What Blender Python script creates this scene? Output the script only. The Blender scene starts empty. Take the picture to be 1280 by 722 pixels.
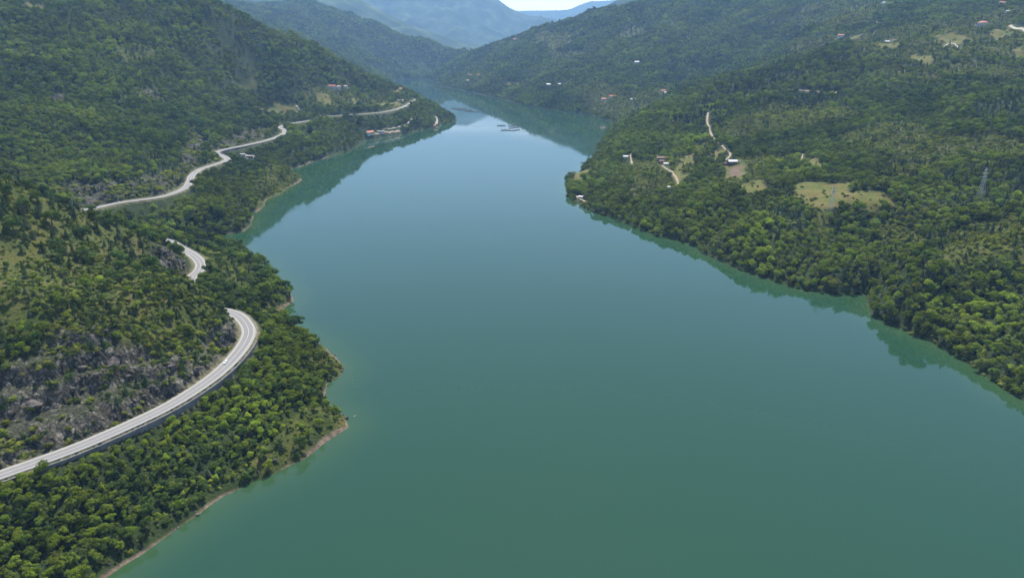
import bpy, bmesh, math, random
import numpy as np
from mathutils import Vector, Matrix
random.seed(7)
rng = np.random.default_rng(11)
S = bpy.context.scene
COL = S.collection
R = math.radians

# ------------------------------------------------------------------ camera
H, PITCH, F = 230.0, R(19.5), 865.0
cp, sp = math.cos(PITCH), math.sin(PITCH)
cam = bpy.data.cameras.new('camera')
cam.sensor_width = 36.0
cam.lens = 36.0 * F / 1280.0
cam.clip_start = 1.0
cam.clip_end = 80000.0
cam_o = bpy.data.objects.new('camera', cam)
COL.objects.link(cam_o)
cam_o.location = (0, 0, H)
cam_o.rotation_euler = (math.pi / 2 - PITCH, 0, 0)
S.camera = cam_o

def ray(px, py):
    dx = (px - 640) / F
    dy = -(py - 361) / F
    return np.array([dx, cp + dy * sp, -sp + dy * cp])

def at_y(px, py, Y):
    d = ray(px, py)
    t = Y / d[1]
    return np.array([d[0] * t, Y, H + d[2] * t])

def at_z(px, py, z=0.0):
    d = ray(px, py)
    t = (z - H) / d[2]
    return np.array([d[0] * t, d[1] * t, z])

def proj(X, Y, Z):
    zz = Z - H
    dep = Y * cp - zz * sp
    up = Y * sp + zz * cp
    dep = np.where(np.abs(dep) < 1, 1, dep)
    return 640 + F * X / dep, 361 - F * up / dep, dep

# ------------------------------------------------------------------ noise
def _hash(ix, iy, seed):
    h = (ix.astype(np.int64) * 374761393 + iy.astype(np.int64) * 668265263 + seed * 974634777) & 0xFFFFFFFF
    h = ((h ^ (h >> 13)) * 1274126177) & 0xFFFFFFFF
    h = h ^ (h >> 16)
    return (h & 0xFFFFFF) / float(0xFFFFFF)

def vnoise(x, y, seed=0):
    x = np.asarray(x, float); y = np.asarray(y, float)
    ix = np.floor(x); iy = np.floor(y)
    fx = x - ix; fy = y - iy
    ux = fx * fx * fx * (fx * (fx * 6 - 15) + 10)
    uy = fy * fy * fy * (fy * (fy * 6 - 15) + 10)
    a = _hash(ix, iy, seed); b = _hash(ix + 1, iy, seed)
    c = _hash(ix, iy + 1, seed); d = _hash(ix + 1, iy + 1, seed)
    return (a * (1 - ux) + b * ux) * (1 - uy) + (c * (1 - ux) + d * ux) * uy

def fbm(x, y, seed=0, oct=4):
    s = 0; a = 0.5
    for k in range(oct):
        s = s + a * (vnoise(x * 2 ** k + 17.3 * k, y * 2 ** k - 9.1 * k, seed + k) * 2 - 1)
        a *= 0.5
    return s

def ridged(x, y, seed=0, oct=4):
    s = 0; a = 0.5
    for k in range(oct):
        s = s + a * (1 - np.abs(vnoise(x * 2 ** k + 5.7 * k, y * 2 ** k + 3.1 * k, seed + k) * 2 - 1))
        a *= 0.5
    return s

# ------------------------------------------------------------------ shoreline
left_px = [(130, 722), (165, 697), (200, 672), (245, 642), (280, 620), (330, 597), (380, 572), (408, 552), (435, 534), (430, 520),
           (416, 510), (405, 499), (408, 480), (424, 470), (430, 460), (422, 447), (400, 430), (375, 413), (345, 398),
           (356, 386), (368, 376), (362, 362), (340, 342), (310, 316), (288, 306), (255, 303), (235, 299), (255, 296.5), (285, 293), (308, 289),
           (313, 280), (318, 266), (338, 248), (376, 226), (362, 212), (400, 200), (440, 187), (455, 176), (480, 172), (510, 167), (540, 160),
           (560, 154), (570, 150.5), (562, 146), (552, 141)]
right_px = [(560, 104.5), (545, 107), (555, 109), (575, 112), (600, 118), (625, 124), (640, 127), (665, 134), (690, 137), (715, 140), (735, 144), (752, 148), (768, 153)]
right2_px = [(725, 215), (712, 219), (708, 226), (711, 236), (710, 245), (722, 254), (735, 262), (765, 272), (800, 285), (830, 296), (866, 306), (880, 318),
             (915, 334), (960, 349), (1000, 361), (1040, 366), (1083, 366), (1086, 378), (1090, 392), (1120, 408), (1160, 425), (1200, 447), (1240, 475), (1275, 498), (1300, 510)]
def zs(l): return [tuple(at_z(*p)[:2]) for p in l]
shore = np.array([(-330, -700), (-300, -300), (-265, 0), (-215, 160)] + zs(left_px)
                 + [(-280, 2720), (-430, 3050), (-560, 3400), (-660, 3900), (-735, 4400), (-790, 4800), (-640, 5050)]
                 + zs(right_px)
                 + [(317, 2140), (285, 2000), (240, 1800), (200, 1600), (172, 1470), (150, 1385)]
                 + zs(right2_px) + [(470, 330), (500, 180), (500, -100), (560, -700)])

def seg_dist(X, Y, P, Q):
    """distance to a polyline given as segment ends; returns dist, index, param"""
    n = X.size
    bd = np.full(n, 1e18); bi = np.zeros(n, int); bt = np.zeros(n)
    for i in range(len(P)):
        ax, ay = P[i]; bx, by = Q[i]
        vx, vy = bx - ax, by - ay
        L = vx * vx + vy * vy + 1e-9
        t = np.clip(((X - ax) * vx + (Y - ay) * vy) / L, 0, 1)
        dd = (X - ax - t * vx) ** 2 + (Y - ay - t * vy) ** 2
        m = dd < bd
        bd[m] = dd[m]; bi[m] = i; bt[m] = t[m]
    return np.sqrt(bd), bi, bt

def inside(X, Y, poly):
    c = np.zeros(X.size, bool)
    n = len(poly)
    for i in range(n):
        x1, y1 = poly[i]; x2, y2 = poly[(i + 1) % n]
        if y1 == y2: continue
        m = ((y1 > Y) != (y2 > Y)) & (X < (x2 - x1) * (Y - y1) / (y2 - y1) + x1)
        c ^= m
    return c

SP, SQ = shore, np.roll(shore, -1, axis=0)
def shore_d(X, Y):
    """signed distance to the waterline: + on land"""
    d, _, _ = seg_dist(X, Y, SP, SQ)
    d = np.where(inside(X, Y, shore), -d, d)
    k = np.clip(np.hypot(X, Y) / 900, .6, 2.5)
    return d + k * (5.0 * fbm(X / 46, Y / 46, 3, 3) + 1.6 * fbm(X / 9, Y / 9, 5, 2))

# ------------------------------------------------------------------ roads
def catmull(P, step):
    P = [np.array(p, float) for p in P]
    P = [2 * P[0] - P[1]] + P + [2 * P[-1] - P[-2]]
    out = []
    for i in range(1, len(P) - 2):
        a, b, c, d = P[i - 1], P[i], P[i + 1], P[i + 2]
        n = max(2, int(np.linalg.norm(c - b) / step))
        for k in range(n):
            t = k / n
            out.append(.5 * ((2 * b) + (c - a) * t + (2 * a - 5 * b + 4 * c - d) * t * t + (3 * b - a - 3 * c + d) * t ** 3))
    out.append(P[-2])
    return np.array(out)

road_px = [(-70, 618, 27), (-20, 600, 27), (40, 579, 27), (100, 557, 27.5), (160, 531, 28), (210, 507, 28), (252, 481, 28.5), (281, 458, 29), (302, 434, 29.5), (311, 415, 30), (305, 401, 30), (293, 391.5, 30.5)]
roadA = [np.array([-372, 130, 27.]), np.array([-335, 195, 27.]), np.array([-300, 245, 27.])] + [at_z(*p) for p in road_px]
roadA += [np.array([-235, 514, 31]), np.array([-250, 523, 31.5]), np.array([-264, 537, 32]), np.array([-275, 556, 32.2]), np.array([-284, 577, 32.4]), np.array([-289, 597, 32.6])]
roadA += [at_z(*p) for p in [(247, 340, 33), (251, 330, 33.5), (242, 319, 34), (224, 309, 34.5), (204, 300, 35)]]
roadA += [np.array([-425, 725, 36]), np.array([-495, 765, 37]), np.array([-548, 815, 37.5])]
roadA += [at_z(*p) for p in [(113, 261, 38), (150, 253, 38), (200, 246, 39), (229, 236, 40), (237, 227, 40.5), (240, 219, 41), (252, 211, 41.5), (272, 204.5, 42), (284, 199.5, 42.5), (279, 195, 43), (270, 191, 43), (280, 187, 43.5), (305, 182, 44), (335, 175, 45), (353, 168, 45.5), (356, 163, 46)]]
roadA += [at_z(*p) for p in [(350, 158, 46.5), (370, 153.5, 47), (397, 149, 48), (410, 145.5, 48.5), (445, 143, 49.5), (480, 140, 51), (503, 134, 52), (514, 128, 54), (521, 124, 55)]]
road = catmull(roadA, 3.0)
# even resampling
_s = np.concatenate([[0], np.cumsum(np.linalg.norm(np.diff(road, axis=0), axis=1))])
_u = np.arange(0, _s[-1], 2.5)
road = np.stack([np.interp(_u, _s, road[:, k]) for k in range(3)], 1)
def smooth(P, n=3):
    for _ in range(n):
        Q = P.copy(); Q[1:-1] = (P[:-2] + 2 * P[1:-1] + P[2:]) / 4; P = Q
    return P
road = smooth(road, 4)
_t = np.gradient(road[:, :2], axis=0)
_t /= np.linalg.norm(_t, axis=1)[:, None] + 1e-9
road_n = np.stack([_t[:, 1], -_t[:, 0]], 1)      # to the right of travel: the lake side
# ------------------------------------------------------------------ heights
# (pixel x, pixel y, distance ahead, canopy height to subtract)
ctrl = [
 # spur above the near road
 (0, 430, 372, 2), (100, 430, 378, 2), (200, 430, 405, 2), (250, 402, 452, 2), (285, 398, 520, 2),
 (0, 215, 525, 7), (60, 238, 545, 8), (113, 264, 565, 9), (165, 286, 585, 6), (203, 303, 603, 3), (0, 330, 440, 2), (120, 350, 455, 2), (220, 350, 505, 3),
 (274, 380, 483, 0), (264, 371, 487, -2), (254, 364, 492, -2), (244, 356, 500, -2), (234, 348, 510, 0), (222, 340, 526, 1),
 # below the near road
 (60, 655, -19, 8), (20, 630, -27, 8), (100, 690, -13, 8), (150, 600, -24, 8), (230, 575, -19, 8), (330, 520, -18, 7), (380, 480, -15, 6), (345, 440, -24, 6), (370, 540, -13, 6), (290, 490, -24, 7), (310, 360, -27, 6), (300, 340, -26, 7), (340, 375, -12, 5), (390, 450, -10, 5),
 # valley and the second hill
 (100, 225, 900, 6), (200, 215, 1010, 6), (0, 200, 860, 6), (250, 175, 1270, 8),
 (100, 150, 1130, 8), (0, 130, 1150, 8), (200, 130, 1380, 8), (300, 130, 1700, 8), (100, 80, 1400, 8), (0, 60, 1420, 8), (200, 60, 1680, 8), (300, 80, 1900, 8),
 (0, 0, 1650, 8), (100, 0, 1800, 8), (200, 0, 1900, 8), (257, 0, 1960, 8), (320, 26, 2090, 8), (370, 48, 2190, 8), (410, 67, 2270, 8), (430, 73, 2320, 8), (482, 100, 2480, 8), (505, 116, 2600, 8),
 (257, 4, 2200, 8), (290, 17, 2200, 8), (320, 30, 2240, 8), (345, 42, 2260, 8), (370, 52, 2290, 8), (410, 70, 2350, 8), (290, 28, 2450, 8), (330, 45, 2500, 8), (240, 10, 2450, 8), (350, 140, 1900, 3), (400, 110, 2100, 8), (450, 120, 2250, 8), (470, 152, -35, 6), (500, 152, -26, 6), (529, 124, 2400, 8), (544, 133, 2390, 8), (558, 141, 2390, 7), (440, 160, -35, 8), (420, 175, -24, 8), (380, 190, -27, 8), (340, 200, -30, 8), (300, 240, -28, 8), (250, 262, -30, 9), (290, 262, -22, 8),
 # far right side
 (560, 80, 5150, 9), (530, 92, 5300, 9), (600, 62, 4850, 9), (640, 48, 4950, 9), (700, 32, 4480, 9), (760, 15, 4150, 9), (800, 0, 4000, 9), (900, 0, 3800, 9), (1000, 0, 3400, 9), (1100, 0, 3000, 9), (1200, 0, 2600, 9), (1280, 0, 2350, 9),
 (600, 98, 3850, 9), (700, 85, 3300, 9), (760, 60, 3400, 9), (840, 60, 3150, 9), (900, 60, 2950, 9), (620, 85, 4000, 9), (680, 60, 3800, 9),
 (840, 114, 2550, 5), (755, 123, 2500, 5), (690, 108, 2950, 5), (780, 140, 2250, 6), (900, 97, 2700, 9), (960, 72, 2850, 9), (1000, 40, 2700, 9),
 # near right headland
 (754, 189, 1380, 8), (768, 175.5, 1450, 8), (780, 166, 1500, 8), (840, 137, 1590, 8), (870, 118, 1730, 8), (910, 98, 1850, 8), (960, 80, 2000, 8), (960, 82, 2150, 8), (1000, 69, 2040, 8), (1000, 70, 2200, 8), (1050, 53, 2260, 4),
 (760, 215, -20, 8), (770, 240, -16, 8), (735, 228, -13, 5), (800, 255, -19, 8), (820, 202, 1210, 4), (860, 260, -30, 9), (912, 203, 1110, 2), (910, 150, 1370, 9), (850, 170, 1370, 9),
 (960, 300, -30, 9), (900, 290, -22, 9), (1050, 240, -58, 0), (985, 236, -54, 0), (1040, 261, -51, 0), (1072, 228, -64, 0), (1105, 246, -58, 0), (1010, 229, -59, 0), (1080, 254, -54, 0), (960, 200, 1080, 9), (1000, 115, 1560, 1), (1060, 140, 1330, 3), (1000, 170, 1200, 8),
 (1080, 300, 735, 9), (1100, 350, -34, 9), (1140, 334, -44, 9), (1190, 317, -56, 9), (1240, 297, -68, 9), (1120, 360, -24, 9), (1030, 330, -20, 9), (1200, 380, 545, 9), (1200, 270, 720, 9), (1280, 280, 620, 8), (1280, 400, 490, 9), (1240, 230, 770, 9), (1280, 230, 750, 9), (1150, 200, 960, 8),
 (1150, 150, 1150, 8), (1280, 150, 1020, 8), (1280, 100, 1300, 6), (1200, 100, 1380, 6), (1100, 100, 1560, 6), (1150, 65, 1680, 2), (1225, 35, 1850, 2), (1280, 45, 1740, 2), (1110, 53, 2020, 3), (1050, 20, 2600, 6),
 # the blue hill at the lake's end
 (390, 0, 6300, 0), (300, 20, 6000, 0), (470, 27, 6050, 0), (532, 52, 5750, 0), (559, 68, 5550, 0), (450, 60, 5400, 0), (500, 85, 5150, 0), (430, 40, 5700, 0),
]
C = []
for (px, py, Y, can) in ctrl:
    p = at_y(px, py, Y) if Y > 0 else at_z(px, py, -Y)
    C.append((p[0], p[1], p[2] - can))
C += [(-800, 2950, 120), (-1050, 2700, 190), (-1300, 3000, 290), (-1500, 4500, 330), (-2200, 1500, 560), (-2600, 3500, 620), (-3500, 5200, 760), (-900, 400, 330), (-650, 150, 200), (-1300, 900, 300),
      (900, 200, 110), (1200, 700, 210), (1600, 1300, 340), (2500, 1500, 520), (3200, 3000, 640), (3300, 5000, 620), (600, 0, 40), (1500, 5200, 420), (300, 5300, 230), (-180, 5700, 120), (-330, 6400, 90), (0, 7200, 120), (-650, 7600, 60), (-330, 7600, 60), (-420, 6900, 60), (300, 7600, 160), (2500, 7500, 500),
      (-2500, 7500, 500), (-560, 780, 40), (-700, 900, 70), (-900, 1000, 120)]
for (px, py, z) in [(1095, 353, 31), (1120, 342, 38), (1140, 334, 44), (1190, 317, 56), (1240, 297, 68)]:      # the gully behind the near right spur
    p = at_z(px, py, z); C.append((p[0] - 14, p[1] + 52, z - 24))
for i in range(0, len(road), 22):      # the land meets the road where it runs
    C.append((road[i, 0], road[i, 1], road[i, 2] - 1.0))
C = np.array(C)

def detail(X, Y, d):
    a = np.clip(d, 0, 260) / 260
    r = np.clip(np.hypot(X, Y) / 1500, .5, 1.6)
    return (a * r * 26 * fbm(X / 330 + .3, Y / 330, 21, 3) + a * r * 30 * (ridged(X / 240, Y / 240, 31, 3) - .55) + a * r * 9 * (ridged(X / 95, Y / 95, 35, 2) - .5)
            + np.clip(d, 0, 40) / 40 * 2.4 * fbm(X / 38, Y / 38, 41, 3))

cd = np.maximum(shore_d(C[:, 0], C[:, 1]), 6.0)
cz = np.maximum(C[:, 2] - detail(C[:, 0], C[:, 1], cd), 3.0)
cs = np.log(cz / cd)
_A = np.sqrt((C[:, None, 0] - C[None, :, 0]) ** 2 + (C[:, None, 1] - C[None, :, 1]) ** 2)
_n = len(C)
_M = np.zeros((_n + 1, _n + 1))
_M[:_n, :_n] = _A + np.eye(_n) * -1.0
_M[:_n, _n] = 1; _M[_n, :_n] = 1
_w = np.linalg.solve(_M, np.append(cs, 0))

def base_h(X, Y):
    X = np.asarray(X, float).ravel(); Y = np.asarray(Y, float).ravel()
    out = np.empty(X.size); dd = np.empty(X.size)
    for i in range(0, X.size, 60000):
        x = X[i:i + 60000]; y = Y[i:i + 60000]
        d = shore_d(x, y)
        s = np.full(x.size, _w[_n])
        for k in range(_n):
            s += _w[k] * np.sqrt((x - C[k, 0]) ** 2 + (y - C[k, 1]) ** 2)
        s = np.clip(np.exp(s), .03, 1.3)
        h = np.maximum(d, 0) * s + detail(x, y, d)
        h = np.where(d > 0, np.maximum(h, .28 * np.minimum(d, 8)), np.maximum(d * .35, -30))
        out[i:i + 60000] = h; dd[i:i + 60000] = d
    return out, dd

road_hit = None
rpx, rpy, _ = proj(road[:, 0], road[:, 1], road[:, 2])

def road_field(X, Y):
    """nearest road sample (index) and signed offset (+ = lake side)"""
    n = X.size
    idx = np.full(n, -1); off = np.full(n, 1e6)
    lo = road[:, :2].min(0) - 60; hi = road[:, :2].max(0) + 60
    m = np.where((X > lo[0]) & (X < hi[0]) & (Y > lo[1]) & (Y < hi[1]))[0]
    for i in range(0, m.size, 20000):
        j = m[i:i + 20000]
        dx = X[j][:, None] - road[None, ::4, 0]; dy = Y[j][:, None] - road[None, ::4, 1]
        k0 = (dx * dx + dy * dy).argmin(1) * 4
        best = np.full(j.size, 1e18); bk = k0.copy()
        for o in range(-4, 5):
            k = np.clip(k0 + o, 0, len(road) - 1)
            dd = (X[j] - road[k, 0]) ** 2 + (Y[j] - road[k, 1]) ** 2
            q = dd < best
            best[q] = dd[q]; bk[q] = k[q]
        sd = (X[j] - road[bk, 0]) * road_n[bk, 0] + (Y[j] - road[bk, 1]) * road_n[bk, 1]
        dist = np.sqrt(best)
        idx[j] = bk; off[j] = np.where(sd >= 0, dist, -dist)
    return idx, off

def height(X, Y, with_road=True):
    X = np.asarray(X, float).ravel(); Y = np.asarray(Y, float).ravel()
    h, d = base_h(X, Y)
    # rock roughness where the rock masks lie
    if with_road:
        rk = rock_mask(X, Y)
        m = rk > .01
        if m.any():
            x, y = X[m], Y[m]
            g = h[m] + 9 * fbm(x / 34, y / 34, 51, 4) + 3.0 * (ridged(x / 13, y / 13, 61, 3) - .5)
            st = 11.0 + 3 * fbm(x / 60, y / 60, 57, 2)          # ledges and faces
            k = np.floor(g / st); fr = g / st - k
            ter = (k + np.clip((fr - .62) / .38, 0, 1) ** .8 * .86 + fr * .14) * st
            ter = ter + 1.6 * (ridged(x / 4.5, y / 4.5, 63, 2) - .5) - 2.0
            h[m] += rk[m] * (.62 * (ter - h[m]) + .25 * (g - h[m]))
        idx, off = road_field(X, Y)
        m = np.where((idx >= 0) & (np.abs(off) < 60))[0]
        a = np.abs(off[m]); rz = road[idx[m], 2]
        up = rz + np.maximum(a - 7.6, 0) * 2.6
        dn = rz - np.maximum(a - 7.2, 0) * np.where(a < 9.5, 3.2, .9) 
        hh = h[m]
        hh = np.minimum(hh, up)
        hh = np.where((off[m] > 0) , np.where(a < 7.2, rz - .35, np.minimum(hh, rz - .4 - (a - 7.2) * .5)), hh)
        lowfill = rz - np.maximum(a - 6.2, 0) * 0.85 - np.where(off[m] > 0, wall_h[idx[m]] * np.clip((a - 5.4) / 1.2, 0, 1), 0)
        hh = np.maximum(hh, lowfill)
        hh = np.where(a < 6.0 - .35 * (off[m] > 0), rz - .35, hh)
        h[m] = np.where(d[m] > 0, hh, h[m])
    return h, d

wall_h = np.zeros(len(road))
# retaining walls: stretches of the road (found from where they show in the picture)
def stretch(lo, hi, ylo, yhi):
    return np.where((rpx > lo) & (rpx < hi) & (rpy > ylo) & (rpy < yhi))[0]
wallA = stretch(-70, 316, 425, 640)
wallC = stretch(262, 357, 160, 202)
wall_h[wallA] = 6.0
wall_h[wallC] = 9.0

def hit(px, py, fn=None, t0=150, t1=9000):
    """where a line of sight meets the land (or the water)"""
    d = ray(px, py); n = np.linalg.norm(d); d = d / n
    ts = t0 * (t1 / t0) ** (np.arange(700) / 699)
    X, Y, Z = d[0] * ts, d[1] * ts, H + d[2] * ts
    h = (fn or (lambda x, y: height(x, y)[0]))(X, Y)
    h = np.maximum(h, 0)
    b = np.where(Z < h)[0]
    if b.size == 0: return None
    i = b[0]
    if i == 0: i = 1
    f = (Z[i - 1] - h[i - 1]) / ((Z[i - 1] - h[i - 1]) + (h[i] - Z[i]) + 1e-9)
    t = ts[i - 1] + f * (ts[i] - ts[i - 1])
    return np.array([d[0] * t, d[1] * t, H + d[2] * t])

base_only = lambda x, y: base_h(x, y)[0]
def poly_px(pts):
    out = []
    for p in pts:
        q = hit(p[0], p[1], base_only)
        if q is not None: out.append((q[0], q[1]))
    return np.array(out)

def soft(X, Y, poly, w, seed):
    """1 inside a land polygon, fading over w metres with a ragged edge"""
    out = np.zeros(X.size)
    lo = poly.min(0) - 3 * w; hi = poly.max(0) + 3 * w
    m = np.where((X > lo[0]) & (X < hi[0]) & (Y > lo[1]) & (Y < hi[1]))[0]
    if m.size:
        x, y = X[m], Y[m]
        d, _, _ = seg_dist(x, y, poly, np.roll(poly, -1, axis=0))
        d = np.where(inside(x, y, poly), d, -d) + w * 1.6 * fbm(x / (w * 2.5), y / (w * 2.5), seed, 3)
        out[m] = np.clip(d / w + .5, 0, 1)
    return out

rock_polys = [(poly_px(p), w) for p, w in [
    ([(-30, 470), (50, 425), (100, 400), (150, 425), (205, 440), (250, 425), (283, 398), (306, 410), (290, 440), (268, 476), (210, 510), (155, 538), (95, 564), (35, 586), (-30, 606)], 6),
    ([(192, 308), (210, 310), (236, 335), (234, 346), (205, 340), (190, 322)], 5),
    ([(60, 232), (100, 226), (160, 226), (222, 205), (240, 160), (262, 175), (258, 196), (240, 212), (228, 232), (195, 243), (150, 250), (112, 257), (90, 250)], 9),
    ([(63, 114), (76, 112), (82, 128), (68, 131)], 7), ([(176, 112), (192, 111), (204, 120), (188, 122)], 7), ([(148, 122), (158, 124), (164, 134), (155, 134)], 7),
    ([(258, 185), (330, 158), (345, 160), (335, 172), (300, 180), (262, 195)], 9),
]]
def rock_mask(X, Y):
    r = np.zeros(X.size)
    for i, (p, w) in enumerate(rock_polys):
        r = np.maximum(r, soft(X, Y, p, w, 70 + i))
    return r
# ------------------------------------------------------------------ small helpers
def nodes(m):
    m.use_nodes = True
    nt = m.node_tree
    nt.nodes.clear()
    return nt, nt.nodes.new, nt.links.new

def mat_simple(name, col, rough=.7, var=0.0, scale=1.0, metal=0.0, spec=.3):
    """plain surface with a little procedural unevenness"""
    m = bpy.data.materials.new(name)
    nt, N, L = nodes(m)
    out = N('ShaderNodeOutputMaterial'); b = N('ShaderNodeBsdfPrincipled')
    b.inputs['Roughness'].default_value = rough
    b.inputs['Metallic'].default_value = metal
    b.inputs['Specular IOR Level'].default_value = spec
    tc = N('ShaderNodeTexCoord'); no = N('ShaderNodeTexNoise')
    no.inputs['Scale'].default_value = scale; no.inputs['Detail'].default_value = 5
    L(tc.outputs['Object'], no.inputs['Vector'])
    mx = N('ShaderNodeMix'); mx.data_type = 'RGBA'
    mx.inputs[6].default_value = (*[c * (1 - var) for c in col], 1)
    mx.inputs[7].default_value = (*[min(1, c * (1 + var)) for c in col], 1)
    L(no.outputs['Fac'], mx.inputs[0]); L(mx.outputs[2], b.inputs['Base Color'])
    L(b.outputs[0], out.inputs[0])
    return m

def mesh_obj(name, verts, faces, mats, parent=None, mi=None, smooth=False):
    me = bpy.data.meshes.new(name)
    if isinstance(verts, np.ndarray): verts = verts.tolist()
    me.from_pydata(verts, [], faces if isinstance(faces, list) else faces.tolist())
    for m in (mats if isinstance(mats, (list, tuple)) else [mats]): me.materials.append(m)
    if mi is not None: me.polygons.foreach_set('material_index', np.asarray(mi, np.int32))
    if smooth: me.polygons.foreach_set('use_smooth', np.ones(len(me.polygons), bool))
    me.update()
    o = bpy.data.objects.new(name, me)
    COL.objects.link(o)
    if parent is not None: o.parent = parent
    return o

def empty(name, loc, rz=0.0):
    o = bpy.data.objects.new(name, None)
    o.empty_display_size = 1.0
    COL.objects.link(o)
    o.location = loc; o.rotation_euler = (0, 0, rz)
    return o

def tag(o, label=None, cat=None, group=None, kind=None):
    if label: o['label'] = label
    if cat: o['category'] = cat
    if group: o['group'] = group
    if kind: o['kind'] = kind
    return o

# ------------------------------------------------------------------ land cover (where meadow, scrub, conifers and bare ground lie)
def polys(lst, w): return [(poly_px(p), w) for p in lst]
meadow_p = [([(983, 232), (1010, 228), (1040, 229), (1072, 228), (1064, 238), (1108, 238), (1114, 256), (1085, 262), (1062, 262), (1040, 266), (1015, 259), (992, 246)], 8),
            ([(1000, 196), (1030, 203), (1026, 212), (1004, 206)], 7), ([(906, 206), (930, 205), (936, 216), (926, 224), (910, 222)], 6), ([(886, 190), (906, 186), (908, 198), (892, 200)], 7), ([(922, 232), (950, 225), (960, 240), (935, 246)], 8),
            ([(713, 226), (722, 214), (742, 210), (744, 216), (728, 224), (724, 232)], 6), ([(846, 196), (870, 190), (868, 204), (850, 208)], 6),
            ([(838, 215), (850, 208), (858, 222), (846, 230)], 6),
            ([(1165, 46), (1200, 43), (1218, 49), (1196, 55), (1170, 53)], 12), ([(1238, 44), (1262, 35), (1276, 44), (1245, 52)], 10), ([(1262, 62), (1282, 55), (1282, 72), (1268, 72)], 8),
            ([(1135, 70), (1170, 70), (1165, 80), (1138, 78)], 8), ([(1060, 46), (1078, 44), (1076, 50), (1062, 50)], 10), ([(1095, 60), (1125, 50), (1120, 58), (1100, 64)], 10),
            ([(320, 134), (345, 128), (370, 131), (373, 141), (340, 143), (324, 140)], 12), ([(398, 120), (412, 118), (414, 131), (402, 133)], 12), ([(438, 122), (448, 122), (448, 134), (440, 135)], 10), ([(468, 130), (500, 124), (500, 133), (478, 136)], 12), ([(488, 114), (500, 112), (502, 118), (492, 120)], 9),
            ([(285, 98), (320, 102), (318, 112), (292, 112)], 16), ([(240, 318), (262, 324), (266, 334), (256, 336)], 4),
            ([(628, 105), (650, 103), (660, 107), (632, 108)], 12),
            ([(25, 4), (60, 2), (58, 12), (35, 10)], 18)]
scrub_p = [([(-30, 212), (60, 242), (115, 268), (190, 310), (240, 372), (285, 392), (300, 402), (250, 425), (205, 440), (150, 425), (100, 400), (50, 425), (-30, 470)], 12),
           ([(300, 372), (345, 380), (370, 376), (345, 398), (320, 398)], 6), ([(385, 432), (412, 432), (430, 460), (405, 478), (390, 468)], 6), ([(345, 520), (400, 505), (437, 534), (408, 553), (360, 560)], 7), ([(262, 590), (330, 560), (380, 565), (330, 595)], 6),
           ([(325, 215), (365, 208), (378, 226), (335, 254), (318, 262)], 9), ([(200, 285), (300, 330), (330, 350), (280, 372), (256, 320)], 6),
           ([(900, 165), (960, 128), (1050, 126), (1075, 145), (1000, 160), (930, 178)], 14), ([(1040, 172), (1130, 150), (1195, 190), (1150, 226), (1098, 226), (1112, 200)], 14),
           ([(1040, 48), (1100, 36), (1280, 8), (1280, 78), (1120, 76), (1060, 66)], 26), ([(962, 70), (1030, 46), (1100, 50), (1040, 64)], 18), ([(985, 20), (1050, -10), (1120, -10), (1100, 30), (1030, 40)], 26),
           ([(772, 206), (850, 196), (872, 214), (836, 242), (790, 244)], 10), ([(925, 196), (985, 190), (1000, 200), (960, 212), (940, 225)], 9), ([(1160, 300), (1285, 262), (1285, 330), (1190, 335)], 12), ([(1000, 250), (1040, 262), (1060, 300), (1030, 300)], 8),
           ([(380, 100), (480, 118), (500, 135), (420, 138), (380, 130)], 24), ([(700, 105), (840, 112), (830, 130), (740, 138)], 24), ([(140, 118), (200, 112), (206, 128), (150, 132)], 12), ([(650, 54), (700, 38), (730, 48), (690, 62)], 40), ([(750, 42), (800, 32), (812, 42), (770, 50)], 40), ([(690, 64), (735, 64), (730, 80), (695, 80)], 40), ([(150, 60), (190, 56), (186, 76), (156, 76)], 20), ([(520, 78), (548, 74), (550, 79), (525, 82)], 30), ([(1100, 82), (1285, 84), (1285, 102), (1120, 106)], 16), ([(1180, 172), (1285, 172), (1285, 196), (1200, 200)], 14), ([(866, 182), (890, 176), (884, 196), (866, 200)], 9), ([(1085, 268), (1150, 285), (1190, 300), (1150, 310), (1100, 290)], 8), ([(528, 62), (548, 60), (550, 68), (532, 68)], 30), ([(895, 206), (945, 202), (950, 226), (930, 240), (905, 236)], 9)]
conif_p = [([(846, 152), (870, 128), (960, 84), (1060, 62), (1100, 60), (1080, 74), (990, 104), (950, 124), (900, 166)], 16), ([(1212, 132), (1285, 108), (1285, 165), (1230, 168)], 14), ([(1175, 215), (1285, 200), (1285, 258), (1200, 262)], 14), ([(955, 112), (1060, 118), (1055, 126), (960, 132)], 10),
           ([(940, 250), (1000, 262), (1020, 290), (960, 300)], 12), ([(-30, 250), (100, 270), (160, 310), (150, 340), (60, 320), (-30, 300)], 14), ([(160, 200), (220, 195), (232, 215), (200, 240), (160, 228)], 12), ([(1140, 58), (1200, 58), (1262, 66), (1262, 80), (1150, 76)], 12)]
meadow_q = [(poly_px(p), w) for p, w in meadow_p]
scrub_q = [(poly_px(p), w) for p, w in scrub_p]
conif_q = [(poly_px(p), w) for p, w in conif_p]
def cover(X, Y, lst, seed):
    r = np.zeros(X.size)
    for i, (p, w) in enumerate(lst):
        if len(p) > 2: r = np.maximum(r, soft(X, Y, p, w, seed + i))
    return r

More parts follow.
